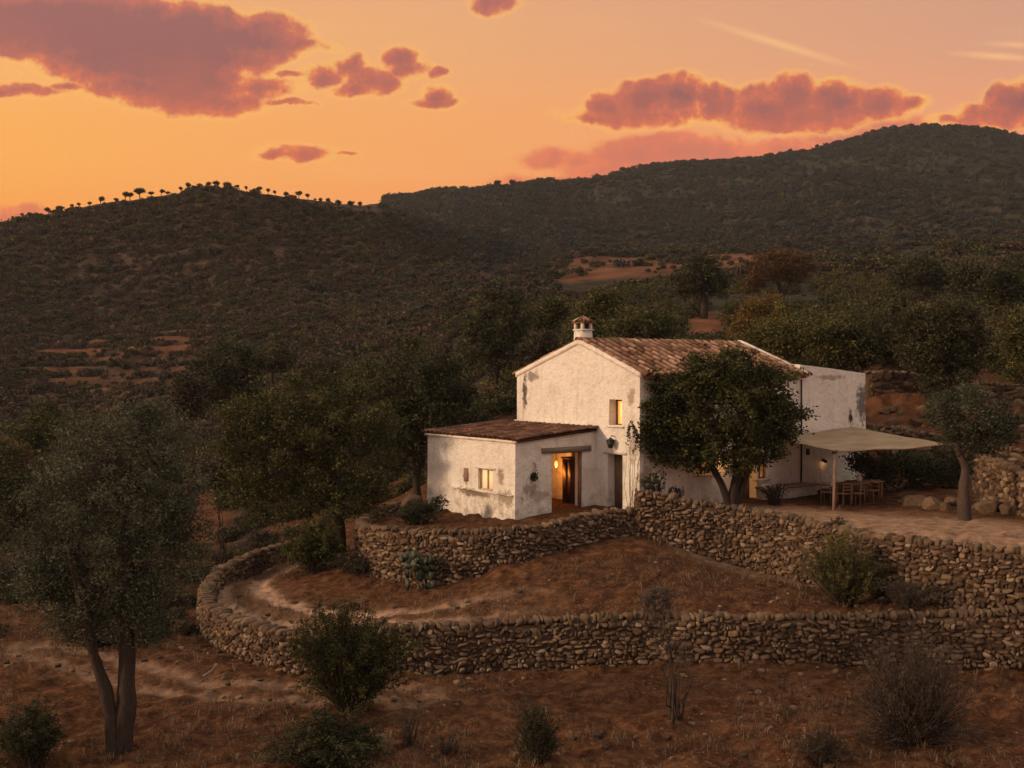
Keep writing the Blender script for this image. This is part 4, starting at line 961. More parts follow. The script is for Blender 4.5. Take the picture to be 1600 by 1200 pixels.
for px_, d_, rz, lb in spots:
    loc = (Xp(px_, d_), d_, lz(Xp(px_, d_), d_)+.02)
    if ch0 is None: ch0 = chair(lb); src = ch0; first = (loc, rz)
    else: dup(ch0, loc, rz, lb)
ch0.location = first[0]; ch0.rotation_euler = (0, 0, first[1])
tr_ = empty('dining_table', tuple(tb), 'long wooden dining table in the shade under the awning', 'table')
m = MB(); lbox(m, tb, ta, -1.1, 1.1, -.42, .42, .72, .76, .004); m.build('tabletop', M_chair, tr_)
for sx in (-1, 1):
    for sy in (-1, 1): m = MB(); lbox(m, tb, ta, sx*.98-.035, sx*.98+.035, sy*.34-.035, sy*.34+.035, -.1, .719); m.build('leg', M_chair, tr_)
m = MB(); prof = [(0, .07), (.05, .10), (.16, .11), (.24, .05), (.30, .045), (.33, .06)]
c = tb+np.array([.0, 0, .762]); m.tube([c+vz*z for z, r in prof], [r for z, r in prof], 12)
jug = m.build('jug', mat_plain('glazed_white', (.6, .55, .48), .4, .4, .1), None, True); props(jug, 'pale ceramic jug standing in the middle of the table', 'jug')
cc = np.array([Xp(1283, 44.6), 44.6, -5.38]); sm_t = empty('side_table', tuple(cc), 'small round side table between the wall and the awning post', 'table')
m = MB(); m.tube([cc+vz*.56, cc+vz*.60], .34, 20); m.build('tabletop', M_chair, sm_t); m = MB(); m.tube([cc-vz*.05, cc+vz*.56], .03, 8); m.tube([cc-vz*.02, cc+vz*.02], .18, 12); m.build('pedestal', M_iron, sm_t)
# ------------------------------------------------------------------ trees and shrubs
def rdir(rs, n):
    v = rs.normal(size=(n, 3)); return v/np.linalg.norm(v, axis=1)[:, None]
def add_leaves(mb, C, size, rs, rnd, asp=.42, up=.3):
    n = len(C); a = rdir(rs, n); a[:, 2] = a[:, 2]*.7+up*.5; a /= np.linalg.norm(a, axis=1)[:, None]
    b = np.cross(a, rdir(rs, n)); b /= np.linalg.norm(b, axis=1)[:, None]+1e-9
    s = size*rs.uniform(.6, 1.3, n)[:, None]
    V = np.stack([C-a*s*.5, C-b*s*asp*.5+a*s*.05, C+a*s*.5, C+b*s*asp*.5+a*s*.05], 1).reshape(-1, 3)
    mb.add(V, np.arange(4*n).reshape(-1, 4), np.repeat(rnd, 4))
def blob_clusters(blobs, n, rs, shell=.5, lump=.25):
    blobs = np.array(blobs, float); w = (blobs[:, 3]*blobs[:, 4]*blobs[:, 5])**.66; w /= w.sum()
    k = rs.choice(len(blobs), n, p=w); d = rdir(rs, n)
    r = shell+(1-shell)*rs.rand(n)**.7
    lum = 1+lump*1.5*vn3(d+blobs[k][:, :3]*.3, 2.1, 4)+lump*.7*vn3(d+blobs[k][:, :3]*.3, 4.7, 9)
    return blobs[k, :3]+d*blobs[k, 3:6]*(r*lum)[:, None]
def curve(p0, p1, rs, n=6, wig=.08, sag=0.):
    t = np.linspace(0, 1, n)[:, None]; L = np.linalg.norm(p1-p0)
    off = rs.normal(size=(n, 3))*wig*L; off[0] = 0; off[-1] = 0
    return p0*(1-t)+p1*t+off*np.sin(t*math.pi)+np.array([0, 0, 1])*sag*L*np.sin(t*math.pi)
def make_tree(name, base, trunks, blobs, leafmat, label, cat='tree', ncl=500, per=45, leaf=.13, cr=.30, limbs=10, twigs=1.0, seed=1, group=None, clip=None, shell=.45, shoots=0, asp=.42, bark=None, lump=.25, tones=.5, up=.3):
    """trunks: list of (points, radii); blobs: crown ellipsoids (x,y,z,rx,ry,rz)"""
    rs = np.random.RandomState(seed); root = empty(name, tuple(base), label, cat, group)
    tm = MB()
    for pts, rad in trunks: p_ = np.array(pts); r_ = np.broadcast_to(np.asarray(rad, float), (len(p_),)); q_ = np.linspace(0, len(p_)-1, 5*len(p_)); pp = np.stack([_pch(np.arange(len(p_)), p_[:, j], q_) for j in range(3)], 1) if len(p_) > 2 else np.stack([np.interp(q_, [0, 1], p_[:, j]) for j in range(3)], 1); tm.tube(pp, np.interp(q_, np.arange(len(p_)), r_), 14, gn=.34)
    C = blob_clusters(blobs, ncl, rs, shell, lump)
    if shoots:
        B = np.array(blobs); top = B[:, 2].max(); k = rs.choice(len(B), shoots); th = rs.rand(shoots)*6.28; e = rs.uniform(.3, 1.4, shoots)
        d = np.stack([np.cos(th)*np.cos(e), np.sin(th)*np.cos(e), np.sin(e)], 1)
        for f in (1.03, 1.11, 1.20, 1.30): C = np.concatenate([C, B[k, :3]+d*B[k, 3:6]*f])
    if clip is not None: C = clip(C)
    ends = [np.array(p[0][-1]) for p in trunks]; er = [np.atleast_1d(p[1])[-1] for p in trunks]
    nodes = list(ends); nr = list(er)
    for i in range(limbs):
        c = C[rs.randint(len(C))]; j = int(np.argmin([np.linalg.norm(e-c) for e in ends])); q = ends[j]+(c-ends[j])*rs.uniform(.55, .9)
        P = curve(ends[j], q, rs, 7, .05, .05); r0 = er[j]*rs.uniform(.45, .75)
        tm.tube(P, np.linspace(r0, max(r0*.2, .012), 7), 6, caps=False)
        for a in (2, 3, 4, 5, 6): nodes.append(P[a]); nr.append(np.linspace(r0, r0*.2, 7)[a])
    nodes = np.array(nodes)
    sel = rs.choice(len(C), int(len(C)*.45*twigs), replace=False) if twigs > 0 else []
    for i in sel:
        j = int(np.argmin(((nodes-C[i])**2).sum(1))); r = min(nr[j]*.5, .03)
        tm.tube(curve(nodes[j], C[i], rs, 4, .07), np.linspace(max(r, .010), .005, 4), 3, caps=False)
    tm.build('trunk', bark or M_bark, root, True)
    m = MB(); n = len(C)*per; ci = np.repeat(np.arange(len(C)), per)
    tone = rs.rand(len(C)); crr = cr*rs.uniform(.6, 1.3, len(C))
    L = C[ci]+rs.normal(size=(n, 3))*crr[ci][:, None]*np.array([.6, .6, .42])
    if clip is not None: L = clip(L)
    rnd = np.clip(tone[ci]*tones+rs.rand(n)*(1-tones), 0, 1)
    add_leaves(m, L, leaf, rs, rnd, asp, up)
    m.build('crown', leafmat, root); return root
def PB(lst, d, dy=0.9):     # crown lobes given by outline: (column, row, half width, half height[, depth offset])
    out = []
    for b in lst:
        dd = d+(b[4] if len(b) > 4 else 0); p = Pt(b[0], b[1], dd); out.append((p[0], p[1], p[2], b[2]/F*dd, b[2]/F*dd*dy, b[3]/F*dd))
    return out
def TP(lst, d, off=None):
    out = [Pt(a, b, d+(off[i] if off else 0)) for i, (a, b) in enumerate(lst)]; return out
def root_at(px, d): x = Xp(px, d); return np.array([x, d, lz(x, d)])
def trunk_from(px, d, lst, rad):
    b = root_at(px, d)-np.array([0, 0, .15]); return [b]+TP(lst, d), rad
# foreground olive with two trunks
d = 24.4; b = root_at(190, d)
make_tree('olive_tree', b, [([b-vz*.2, *TP([(197, 1090), (199, 1000), (200, 900), (190, 800)], d)], [.25, .20, .17, .13, .09]),
                            ([b-vz*.2+np.array([-.12, -.1, 0]), *TP([(168, 1090), (143, 1010), (125, 930), (105, 850)], d, [-.1, -.3, -.5, -.6])], [.17, .14, .12, .10, .06])],
          PB([(180, 760, 120, 95), (95, 850, 85, 80), (250, 800, 80, 80), (160, 880, 120, 80), (70, 900, 48, 44), (245, 900, 68, 60), (220, 690, 80, 45), (110, 760, 70, 60), (120, 960, 60, 40), (285, 850, 36, 50), (200, 950, 46, 40), (140, 975, 50, 34), (225, 985, 40, 30), (80, 930, 50, 34)], d),
          M_leaf_olive, 'large olive tree with two trunks in the left foreground', ncl=820, per=58, leaf=.085, cr=.26, limbs=24, seed=21, shoots=140, asp=.30, shell=.3)
# tree in front of the house
d = 42.0; b = root_at(1145, d)
nrm = np.array([-uG[0], -uG[1]])     # outward normal of the front wall
def keep_off_wall(P):
    s = (P[:, 0]-C0[0])*nrm[0]+(P[:, 1]-C0[1])*nrm[1]; sh = np.maximum(0, .22-s)*(P[:, 2] < .45)
    P = P.copy(); P[:, 0] += sh*nrm[0]; P[:, 1] += sh*nrm[1]; return P
make_tree('carob_tree', b, [([b-vz*.2, *TP([(1147, 765), (1152, 740), (1150, 705), (1150, 670)], d)], [.24, .20, .17, .13, .08]),
                            ([b-vz*.1+np.array([-.1, 0, 0]), *TP([(1128, 758), (1116, 735), (1100, 705)], d, [-.1, -.3, -.4])], [.17, .14, .11, .08]),
                            ([b-vz*.1+np.array([.1, 0, 0]), *TP([(1162, 755), (1172, 725), (1185, 695)], d, [0, -.1, -.2])], [.15, .12, .10, .07])],
          PB([(1130, 640, 112, 72), (1060, 665, 52, 50), (1200, 640, 55, 55), (1140, 590, 60, 32), (1185, 600, 48, 30), (1090, 610, 50, 35), (1140, 700, 85, 40), (1225, 660, 40, 35), (1040, 690, 36, 28), (1080, 715, 45, 22), (1195, 700, 45, 25), (1000, 672, 22, 16), (1035, 650, 40, 40), (1018, 695, 26, 24), (1110, 582, 40, 22)], d-.6, .62),
          M_leaf_green, 'dense rounded tree with three stems in front of the house wall', ncl=1080, per=42, leaf=.14, cr=.25, lump=.42, limbs=20, seed=22, clip=keep_off_wall, shoots=70, asp=.5, shell=.35)
# courtyard tree on the right
d = 38.0; b = root_at(1507, d)
make_tree('olive_tree', b, [([b-vz*.2, *TP([(1506, 770), (1508, 735), (1500, 710)], d)], [.25, .19, .16, .12]), (TP([(1500, 712), (1487, 680), (1480, 655)], d, [0, -.1, -.2]), [.12, .09, .06]), (TP([(1508, 715), (1522, 685), (1530, 655)], d), [.12, .09, .05])],
          PB([(1515, 655, 52, 38), (1480, 650, 30, 28), (1560, 665, 32, 28), (1520, 625, 32, 18), (1540, 690, 32, 22), (1575, 680, 18, 18), (1495, 690, 24, 18)], d),
          M_leaf_olive, 'lone olive tree with a thick bare trunk on the courtyard, right of the awning', ncl=330, per=45, leaf=.11, cr=.28, limbs=14, seed=23, shoots=24, asp=.34, bark=mat_wood('olive_bark', (.03, .022, .018), (.085, .062, .048), 6))
# big trees on the left of the house
d = 45.0; b = root_at(532, d)
make_tree('holm_oak', b, [([b-vz*.2, *TP([(530, 800), (522, 760), (505, 715)], d)], [.26, .22, .18, .12])],
          PB([(455, 695, 100, 85), (540, 710, 85, 80), (400, 730, 60, 60), (480, 640, 75, 45), (560, 660, 50, 50), (440, 780, 70, 35), (540, 780, 60, 35), (385, 680, 45, 45)], d),
          M_leaf_green, 'broad dark holm oak left of the low annex, behind the hairpin shrub', ncl=900, per=46, leaf=.13, cr=.32, limbs=18, seed=24, shoots=70, asp=.5)
d = 53.0; b = root_at(655, d)
make_tree('holm_oak', b, [([b-vz*.2, *TP([(650, 745), (660, 720), (658, 680)], d)], [.22, .16, .14, .10])],
          PB([(660, 640, 75, 70), (620, 690, 50, 50), (700, 660, 48, 50), (640, 580, 55, 40), (590, 650, 40, 45), (700, 610, 40, 35)], d),
          M_leaf_dark, 'very dark tall tree rising directly left of the annex roof', ncl=620, per=42, leaf=.15, cr=.36, limbs=14, seed=25, shoots=40, asp=.5)
d = 78.0; b = root_at(352, d)
make_tree('holm_oak', b, [([b-vz*.2, *TP([(352, 640), (352, 600)], d)], [.25, .2, .12])], PB([(350, 595, 50, 50), (320, 610, 30, 38), (380, 600, 32, 45), (355, 560, 38, 22)], d),
          M_leaf_dark, 'dark round topped tree beyond the broad oak, upper left of it', ncl=260, per=36, leaf=.22, cr=.5, limbs=8, seed=26, shoots=14, asp=.5)
d = 92.0; b = root_at(425, d)
make_tree('holm_oak', b, [([b-vz*.2, *TP([(425, 570)], d)], [.2, .12])], PB([(425, 555, 30, 26), (445, 565, 20, 20)], d),
          M_leaf_dark, 'smaller dark tree on the slope just right of the round topped one', ncl=120, per=34, leaf=.24, cr=.5, limbs=6, seed=27, asp=.5)
d = 74.0; b = root_at(775, d)
make_tree('holm_oak', b, [([b-vz*.2, *TP([(776, 580), (778, 545)], d)], [.2, .16, .12])], PB([(780, 520, 48, 50), (750, 545, 34, 34), (812, 540, 28, 36), (785, 480, 30, 22)], d),
          M_leaf_dark, 'tall dark tree on the slope above the rocks, left of the chimney', ncl=300, per=38, leaf=.20, cr=.45, limbs=8, seed=28, shoots=16, asp=.5)
d = 105.0; b = root_at(1100, d)
make_tree('pine_tree', b, [([b-vz*.2, *TP([(1100, 480), (1098, 455)], d)], [.42, .34, .2])], PB([(1095, 432, 42, 26), (1078, 448, 26, 18), (1118, 445, 24, 20), (1098, 412, 26, 12)], d),
          M_leaf_dark, 'dark umbrella crowned tree with a bare trunk above the roof ridge', ncl=260, per=34, leaf=.26, cr=.5, limbs=10, seed=29, asp=.5)
d = 112.0; b = root_at(1222, d)
make_tree('almond_tree', b, [([b-vz*.2, *TP([(1222, 462), (1215, 440)], d)], [.4, .3, .18]), (TP([(1222, 466), (1232, 445)], d), [.24, .14])], PB([(1215, 415, 48, 22), (1190, 432, 28, 20), (1245, 425, 32, 20), (1220, 397, 30, 10), (1175, 445, 16, 12)], d),
          M_leaf_rust, 'spreading rusty orange tree on the crest behind the house', ncl=260, per=30, leaf=.26, cr=.5, limbs=12, seed=30, asp=.5)
d = 105.0; b = root_at(1440, d)
make_tree('almond_tree', b, [([b-vz*.2, *TP([(1438, 462), (1440, 445)], d)], [.35, .26, .16])], PB([(1440, 430, 48, 22), (1412, 438, 26, 18), (1470, 432, 28, 20), (1440, 410, 26, 9)], d),
          M_leaf_dark, 'low spreading dark tree on the bank crest above the wing', ncl=220, per=32, leaf=.25, cr=.5, limbs=10, seed=31, asp=.5)
d = 55.0; b = root_at(1472, d)
make_tree('holm_oak', b, [([b-vz*.2, *TP([(1475, 640), (1472, 610), (1476, 570)], d)], [.24, .19, .15, .1])],
          PB([(1470, 520, 58, 42), (1440, 550, 36, 40), (1500, 555, 38, 40), (1475, 590, 42, 38), (1425, 510, 26, 26), (1505, 510, 26, 28)], d),
          M_leaf_dark, 'tall dark tree between the two orange terrace walls behind the courtyard', ncl=560, per=40, leaf=.155, cr=.36, limbs=14, seed=32, shoots=30, asp=.5)
# bushes behind the house and round about
def bush(name, px, d, blobs, mat, label, cat='shrub', ncl=160, per=38, leaf=.14, cr=.3, seed=1, shoots=12, asp=.45, stems=6, up=.4, group=None, shell=.2, bark=None, dy=.9, tones=.5):
    b = root_at(px, d); rs = np.random.RandomState(seed); B = PB(blobs, d, dy); tr = []
    for k in range(stems):
        q = np.array(B[rs.randint(len(B))][:3]); q = b+(q-b)*.7+rs.normal(size=3)*.1
        tr.append((curve(b-vz*.1+rs.normal(size=3)*np.array([.08, .08, 0]), q, rs, 5, .06), np.linspace(.035, .012, 5)))
    return make_tree(name, b, tr, B, mat, label, cat, ncl, per, leaf, cr, 6, 1.0, seed, group, None, shell, shoots, asp, bark, .3, tones, up)
BH = [(1165, 66, [(1170, 515, 34, 36), (1195, 500, 36, 30)], M_leaf_gold, 'golden green bush at the left end of the thicket behind the roof'),
      (1235, 62, [(1235, 525, 48, 42), (1205, 545, 34, 28)], M_leaf_green, 'tall green bush behind the far end of the tiled roof'),
      (1295, 60, [(1295, 530, 46, 46), (1320, 550, 34, 30)], M_leaf_green, 'dense bush directly above the white wing wall'),
      (1355, 60, [(1350, 530, 50, 46), (1385, 550, 34, 30), (1330, 560, 40, 24)], M_leaf_dark, 'dark bush above the right corner of the white wing'),
      (1395, 66, [(1392, 505, 34, 34)], M_leaf_dark, 'dark bush just left of the tall tree between the terrace walls'),
      (1590, 60, [(1592, 560, 30, 50), (1605, 520, 34, 40)], M_leaf_green, 'green bush at the right edge above the orange terrace wall'),
      (1560, 78, [(1560, 452, 36, 26), (1595, 440, 34, 34)], M_leaf_dark, 'dark thicket on the bank at the right edge'),
      (1510, 90, [(1515, 440, 28, 20)], M_leaf_dark, 'small dark bush on the crest right of the low spreading tree'),
      (985, 68, [(985, 512, 52, 22), (1030, 515, 34, 18)], M_leaf_green, 'wide low green bush right behind the chimney'),
      (925, 72, [(925, 505, 30, 26), (945, 480, 26, 18)], M_leaf_green, 'upright bush beyond the gable peak, right of the chimney top'),
      (845, 66, [(845, 555, 26, 26)], M_leaf_scrub, 'grey green bush on the slope left of the gable'),
      (840, 82, [(855, 500, 26, 26)], M_leaf_green, 'green bush between the tall dark tree and the chimney'),
      (560, 62, [(570, 600, 40, 30), (540, 625, 30, 24)], M_leaf_green, 'olive green bush filling the gap behind the broad oak'),
      (290, 60, [(295, 625, 32, 30)], M_leaf_scrub, 'grey bush above the crown of the two trunked olive'),
      (500, 84, [(500, 590, 34, 26)], M_leaf_scrub, 'grey brown bush on the slope beyond the broad oak'),
      (50, 52, [(40, 790, 60, 60), (5, 760, 40, 50)], M_leaf_dark, 'dark bush at the left edge behind the two trunked olive'),
      (90, 70, [(75, 665, 36, 28), (45, 690, 34, 26)], M_leaf_green, 'green brown bush on the left slope above the olive crown'),
      (10, 60, [(10, 720, 34, 24)], M_leaf_gold, 'yellowish bush at the left edge halfway down'),
      (350, 50, [(340, 745, 24, 20)], M_leaf_scrub, 'small grey bush beside the red path left of the broad oak')]
for i, (px_, d_, bl, mt, lb) in enumerate(BH):
    bush('bush', px_, d_, bl, mt, lb, 'bush', ncl=int(60+sum(a[2]*a[3] for a in bl)/22), per=34, leaf=.0030*d_, cr=.0072*d_, seed=40+i)
def shrub(name, px, d, blobs, mat, label, n=90, per=60, leaf=.07, seed=1, spread=.10, asp=.42, arch=.25, start=.3, r0=.014, cat='shrub', up=.8, dy=.9, droop=0.0):
    """many stems fanning out of one root, leaves along their upper part"""
    b = root_at(px, d); rs = np.random.RandomState(seed); B = np.array(PB(blobs, d, dy)); B[:, 3:6] *= 1.18; root = empty(name, tuple(b), label, cat); sm_ = MB(); C = []; tone = []
    w = B[:, 3]*B[:, 5]; w /= w.sum()
    for i in range(n):
        k = rs.choice(len(B), p=w); dr = rdir(rs, 1)[0]; dr[2] = abs(dr[2])*.9-.25*(rs.rand() < .45)
        tip = B[k, :3]+dr*B[k, 3:6]*rs.uniform(.5, 1.25); b0 = b+rs.normal(size=3)*np.array([.10, .10, 0])-vz*.08
        L = np.linalg.norm(tip-b0); t = np.linspace(0, 1, 9)[:, None]; mid = b0*(1-t)+tip*t+vz*(arch*L*np.sin(t*math.pi))*rs.uniform(.2, 1)+rs.normal(size=3)*.06*L*np.sin(t*math.pi)
        mid = mid+rs.normal(size=(9, 3))*.014*L*t
        sm_.tube(mid, np.linspace(r0*rs.uniform(.6, 1.3), .003, 9), 4, caps=False)
        tt = start+(1-start)*rs.rand(per)**.8; x = np.stack([np.interp(tt, t[:, 0], mid[:, j]) for j in range(3)], 1)
        x += rs.normal(size=(per, 3))*spread*(1.15-tt)[:, None]*np.array([1, 1, .8]); C.append(x); tone.append(np.clip(rs.rand()*.55+rs.rand(per)*.35+.25*(tt-.6), 0, 1))
    sm_.build('stems', M_bark, root, True); m = MB(); add_leaves(m, np.concatenate(C), leaf, rs, np.concatenate(tone), asp, up); m.build('foliage', mat, root); return root
# shrubs nearer by
shrub('shrub', 492, 41.5, [(490, 850, 42, 46), (505, 822, 28, 24), (465, 868, 26, 32), (520, 870, 24, 30)], M_leaf_green, 'yellow tipped rounded shrub inside the hairpin of the track', 170, 80, .11, 61, .22)
shrub('shrub', 560, 40.5, [(556, 888, 40, 26), (590, 895, 30, 22)], M_leaf_scrub, 'low brownish shrub between the hairpin shrub and the prickly pear', 80, 60, .10, 62, .2)
shrub('shrub', 655, 41.5, [(660, 800, 34, 20), (640, 808, 26, 14), (685, 792, 16, 22)], M_leaf_dark, 'spiky dark shrub on the terrace at the left corner of the annex', 70, 55, .10, 63, .13)
shrub('shrub', 545, 27.0, [(545, 1015, 72, 56), (490, 1025, 42, 48), (615, 1020, 40, 44), (540, 965, 58, 28), (575, 1070, 50, 32), (505, 1075, 46, 28)], M_leaf_green, 'large straggly green bush in front of the lowest wall', 330, 95, .078, 64, .17, r0=.02)
shrub('shrub', 520, 23.2, [(530, 1165, 72, 42), (460, 1180, 56, 36), (570, 1180, 44, 30), (500, 1125, 36, 26)], M_leaf_dark, 'dark shrub at the bottom edge below the straggly green bush', 280, 80, .066, 65, .14)
shrub('shrub', 842, 23.3, [(842, 1150, 30, 48), (832, 1112, 18, 24), (862, 1165, 22, 30)], M_leaf_dark, 'narrow upright shrub at the centre of the bottom edge', 110, 70, .055, 66, .10, arch=.1)
shrub('shrub', 1318, 33.0, [(1318, 895, 52, 48), (1285, 880, 36, 36), (1352, 900, 38, 42), (1315, 848, 26, 28)], M_leaf_green, 'green juniper like shrub against the long wall right of centre', 300, 85, .085, 67, .13, asp=.25, arch=.12)
shrub('shrub', 50, 23.4, [(50, 1140, 46, 44), (12, 1165, 38, 40), (90, 1160, 26, 36)], M_leaf_dark, 'dark green shrub in the bottom left corner', 160, 75, .062, 68, .13)
shrub('dry_shrub', 1425, 24.5, [(1430, 1075, 72, 70), (1380, 1100, 58, 66), (1480, 1100, 54, 72), (1435, 1015, 76, 30), (1490, 1150, 46, 42), (1365, 1160, 48, 36)], M_twig_dry, 'large dry leafless looking bush in the right foreground', 720, 34, .075, 69, .09, asp=.13, arch=.12, start=.25, r0=.011, up=1.6)
shrub('dry_shrub', 1290, 23.4, [(1285, 1165, 36, 32), (1312, 1180, 28, 26)], M_leaf_scrub, 'low twiggy bush at the bottom edge left of the large dry one', 100, 50, .06, 70, .09, asp=.2)
shrub('dry_shrub', 1420, 32.0, [(1440, 925, 50, 18), (1400, 915, 28, 16)], M_twig_dry, 'low reddish dry growth at the foot of the long wall, right of the juniper shrub', 90, 40, .07, 71, .1, asp=.18)
shrub('dry_shrub', 700, 24.0, [(700, 1160, 26, 22)], M_twig_dry, 'small dry weed clump on the slope right of the bottom dark shrub', 40, 24, .05, 80, .05, asp=.15, r0=.006)
shrub('dry_shrub', 640, 24.6, [(640, 1120, 30, 20)], M_twig_dry, 'pale dry weeds over the jagged rock beside the bottom dark shrub', 50, 26, .05, 81, .05, asp=.15, r0=.006)
# thistle: thin stem with a pale round head
d = 25.5; b = root_at(1050, d)
make_tree('thistle_tree', b, [([b-vz*.1, *TP([(1052, 1080), (1046, 1020), (1035, 960)], d)], [.035, .028, .02, .014]), ([b-vz*.1, *TP([(1060, 1090), (1062, 1040)], d)], [.02, .016, .01])],
          PB([(1030, 945, 26, 20)], d), M_twig_dry, 'spindly sapling with a pale bushy head sticking up before the lowest wall', 'sapling', ncl=90, per=40, leaf=.05, cr=.09, limbs=3, seed=72, shoots=20, asp=.25)
bush('dry_shrub', 1055, 26.0, [(1050, 1020, 34, 40), (1030, 990, 24, 24), (1075, 1050, 22, 26)], M_twig_dry, 'thin see through brush round the stem of the pale headed sapling', ncl=110, per=22, leaf=.06, cr=.16, seed=73, up=1.2, asp=.18, stems=10)
# hedge in the shade under and beside the awning
bush('hedge', 1405, 46.0, [(1375, 735, 40, 30), (1430, 730, 45, 30), (1480, 735, 40, 26), (1345, 720, 18, 24)], M_leaf_dark, 'dark hedge in the deep shade behind the dining table', 'hedge', ncl=420, per=36, leaf=.12, cr=.3, seed=74, stems=8)
shrub('climbing_plant', 988, 40.6, [(986, 668, 13, 12), (1000, 684, 9, 14)], M_leaf_dark, 'climbing plant trailing down the corner of the gable and the front wall', 12, 60, .095, 75, .12, start=.80, arch=.01, dy=.5, cat='climber', r0=.007)
shrub('shrub', 1026, 40.4, [(1018, 752, 16, 15), (1030, 738, 8, 9), (1010, 763, 10, 8)], M_leaf_dark, 'dark leafy plant at the wall foot between gable corner and tree', 30, 26, .12, 76, .08, dy=.5, start=.4)
shrub('shrub', 1054, 40.7, [(1054, 768, 13, 8)], M_leaf_scrub, 'tiny plant on the terrace just left of the rounded tree', 30, 20, .08, 77, .06, dy=.6)
shrub('shrub', 1210, 42.9, [(1200, 768, 12, 10), (1220, 762, 18, 8)], M_twig_dry, 'pale grey herb growing beside the masonry bench', 60, 26, .07, 78, .07, dy=.5)
shrub('shrub', 1310, 36.4, [(1310, 815, 14, 10)], M_leaf_green, 'tuft of green shoots poking over the long wall near the awning post', 30, 26, .08, 79, .04, asp=.2)
# prickly pear
def prickly_pear(px, d, label, seed, n=34, w=1.1):
    b = root_at(px, d); rs = np.random.RandomState(seed); root = empty('prickly_pear', tuple(b), label, 'cactus')
    th = np.linspace(0, 2*math.pi, 13)[:-1]; pads = []
    def pad(p, dr, s, lvl):
        nrm_ = rdir(rs, 1)[0]; nrm_ -= dr*nrm_.dot(dr); nrm_ /= np.linalg.norm(nrm_); sd = np.cross(dr, nrm_)
        V = [p+dr*s*.5+nrm_*s*.07, p+dr*s*.5-nrm_*s*.07]+[p+dr*(s*.5-s*.55*math.cos(t))+sd*s*.36*math.sin(t) for t in th]
        m = MB(); m.add(np.array(V), [(0, 2+k, 2+(k+1) % 12) for k in range(12)]+[(1, 2+(k+1) % 12, 2+k) for k in range(12)], rs.rand())
        m.build('pad', M_leaf_blue2, root, True); pads.append(1)
        if lvl > 0:
            for _ in range(rs.randint(1, 4)):
                if len(pads) >= n: return
                dd = dr+sd*rs.uniform(-.9, .9)+nrm_*rs.uniform(-.4, .4)+vz*.25; dd /= np.linalg.norm(dd); pad(p+dr*s*.95+sd*rs.uniform(-.2, .2)*s, dd, s*rs.uniform(.75, 1), lvl-1)
    while len(pads) < n:
        p = b+np.array([rs.uniform(-w, w), rs.uniform(-.4, .4), -.05]); dr = np.array([rs.uniform(-.4, .4), rs.uniform(-.3, .3), 1.]); pad(p, dr/np.linalg.norm(dr), rs.uniform(.32, .48), 3)
M_leaf_blue2 = mat_plain('cactus_skin', (.055, .065, .040), .6, .3)
prickly_pear(660, 37.2, 'clump of prickly pear growing at the foot of the curved wall', 5, 95, .9)
# ---- rocks
def rock(px, d, s, label, seed, mat=None, sink=.3, group=None):
    b = root_at(px, d); rs = np.random.RandomState(seed); v = I3[0].copy(); q = .75; v = np.sign(v)*np.abs(v)**q
    v = v*(1+.28*vn3(v, .9, seed*1.3)[:, None]+.14*vn3(v, 2.3, seed*2.1)[:, None]+.06*vn3(v, 6, seed)[:, None])*np.array(s)
    for _ in range(11):
        nn = rdir(rs, 1)[0]; pr = v@nn; v = v-np.maximum(0, pr-rs.uniform(.55, .85)*pr.max())[:, None]*nn*.95
    a = rs.rand()*6.28; c, sn = math.cos(a), math.sin(a); v = np.stack([v[:, 0]*c-v[:, 1]*sn, v[:, 0]*sn+v[:, 1]*c, v[:, 2]], 1)
    m = MB(); m.add(v+b+vz*s[2]*(1-2*sink)*.6, I3[1], rs.uniform(.15, .6)); o = m.build('boulder', mat or M_stone, None, True); props(o, label, 'rock', group)
    return o
rock(787, 58, (.9, .9, 1.0), 'large upright boulder on the red slope left of the gable', 1)
rock(765, 58.5, (.8, .7, .5), 'lower boulder lying left of the upright one', 2)
rock(640, 49, (.8, .7, .55), 'reddish boulder behind the curved wall at the left of the annex', 3)
rock(1462, 40.8, (.62, .5, .38), 'pale flat boulder left of the courtyard olive trunk', 4)
rock(1545, 39.6, (.7, .5, .34), 'long pale boulder right of the courtyard olive trunk', 5)
rock(1580, 39.0, (.42, .4, .28), 'rounded pale boulder at the foot of the high wall at the right edge', 6)
rock(1430, 42, (.6, .5, .3), 'small pale boulder behind the flat boulder near the hedge', 7)
rock(590, 24.2, (.42, .35, .30), 'pale jagged rock beside the dark shrub at the bottom', 8)
rock(1450, 50, (.8, .6, .5), 'brown boulder on the bank above the awning tip', 9)
rock(1500, 47, (1.2, .8, .5), 'wide brown boulder on the bank above the courtyard olive', 10)
# rubble and boulders on the bank behind the courtyard
rsb = np.random.RandomState(9)
for k in range(60):
    px_ = rsb.uniform(1365, 1620); d_ = rsb.uniform(47, 56.5)
    rock(px_, d_, (rsb.uniform(.15, .5), rsb.uniform(.15, .4), rsb.uniform(.12, .32)), 'brown rock half buried in the orange bank behind the awning', 30+k, group='rocks on the orange bank')
for k in range(9):
    px_ = [1448, 1476, 1530, 1560, 1572, 1592, 1440, 1490, 1600][k]; d_ = [41.5, 40.2, 40.4, 40.2, 39.3, 38.7, 42.5, 41.3, 40.0][k]
    rock(px_, d_, (rsb.uniform(.2, .4), rsb.uniform(.2, .35), rsb.uniform(.14, .28)), 'pale stone among the boulders behind the courtyard olive', 60+k, group='stones behind the courtyard olive')
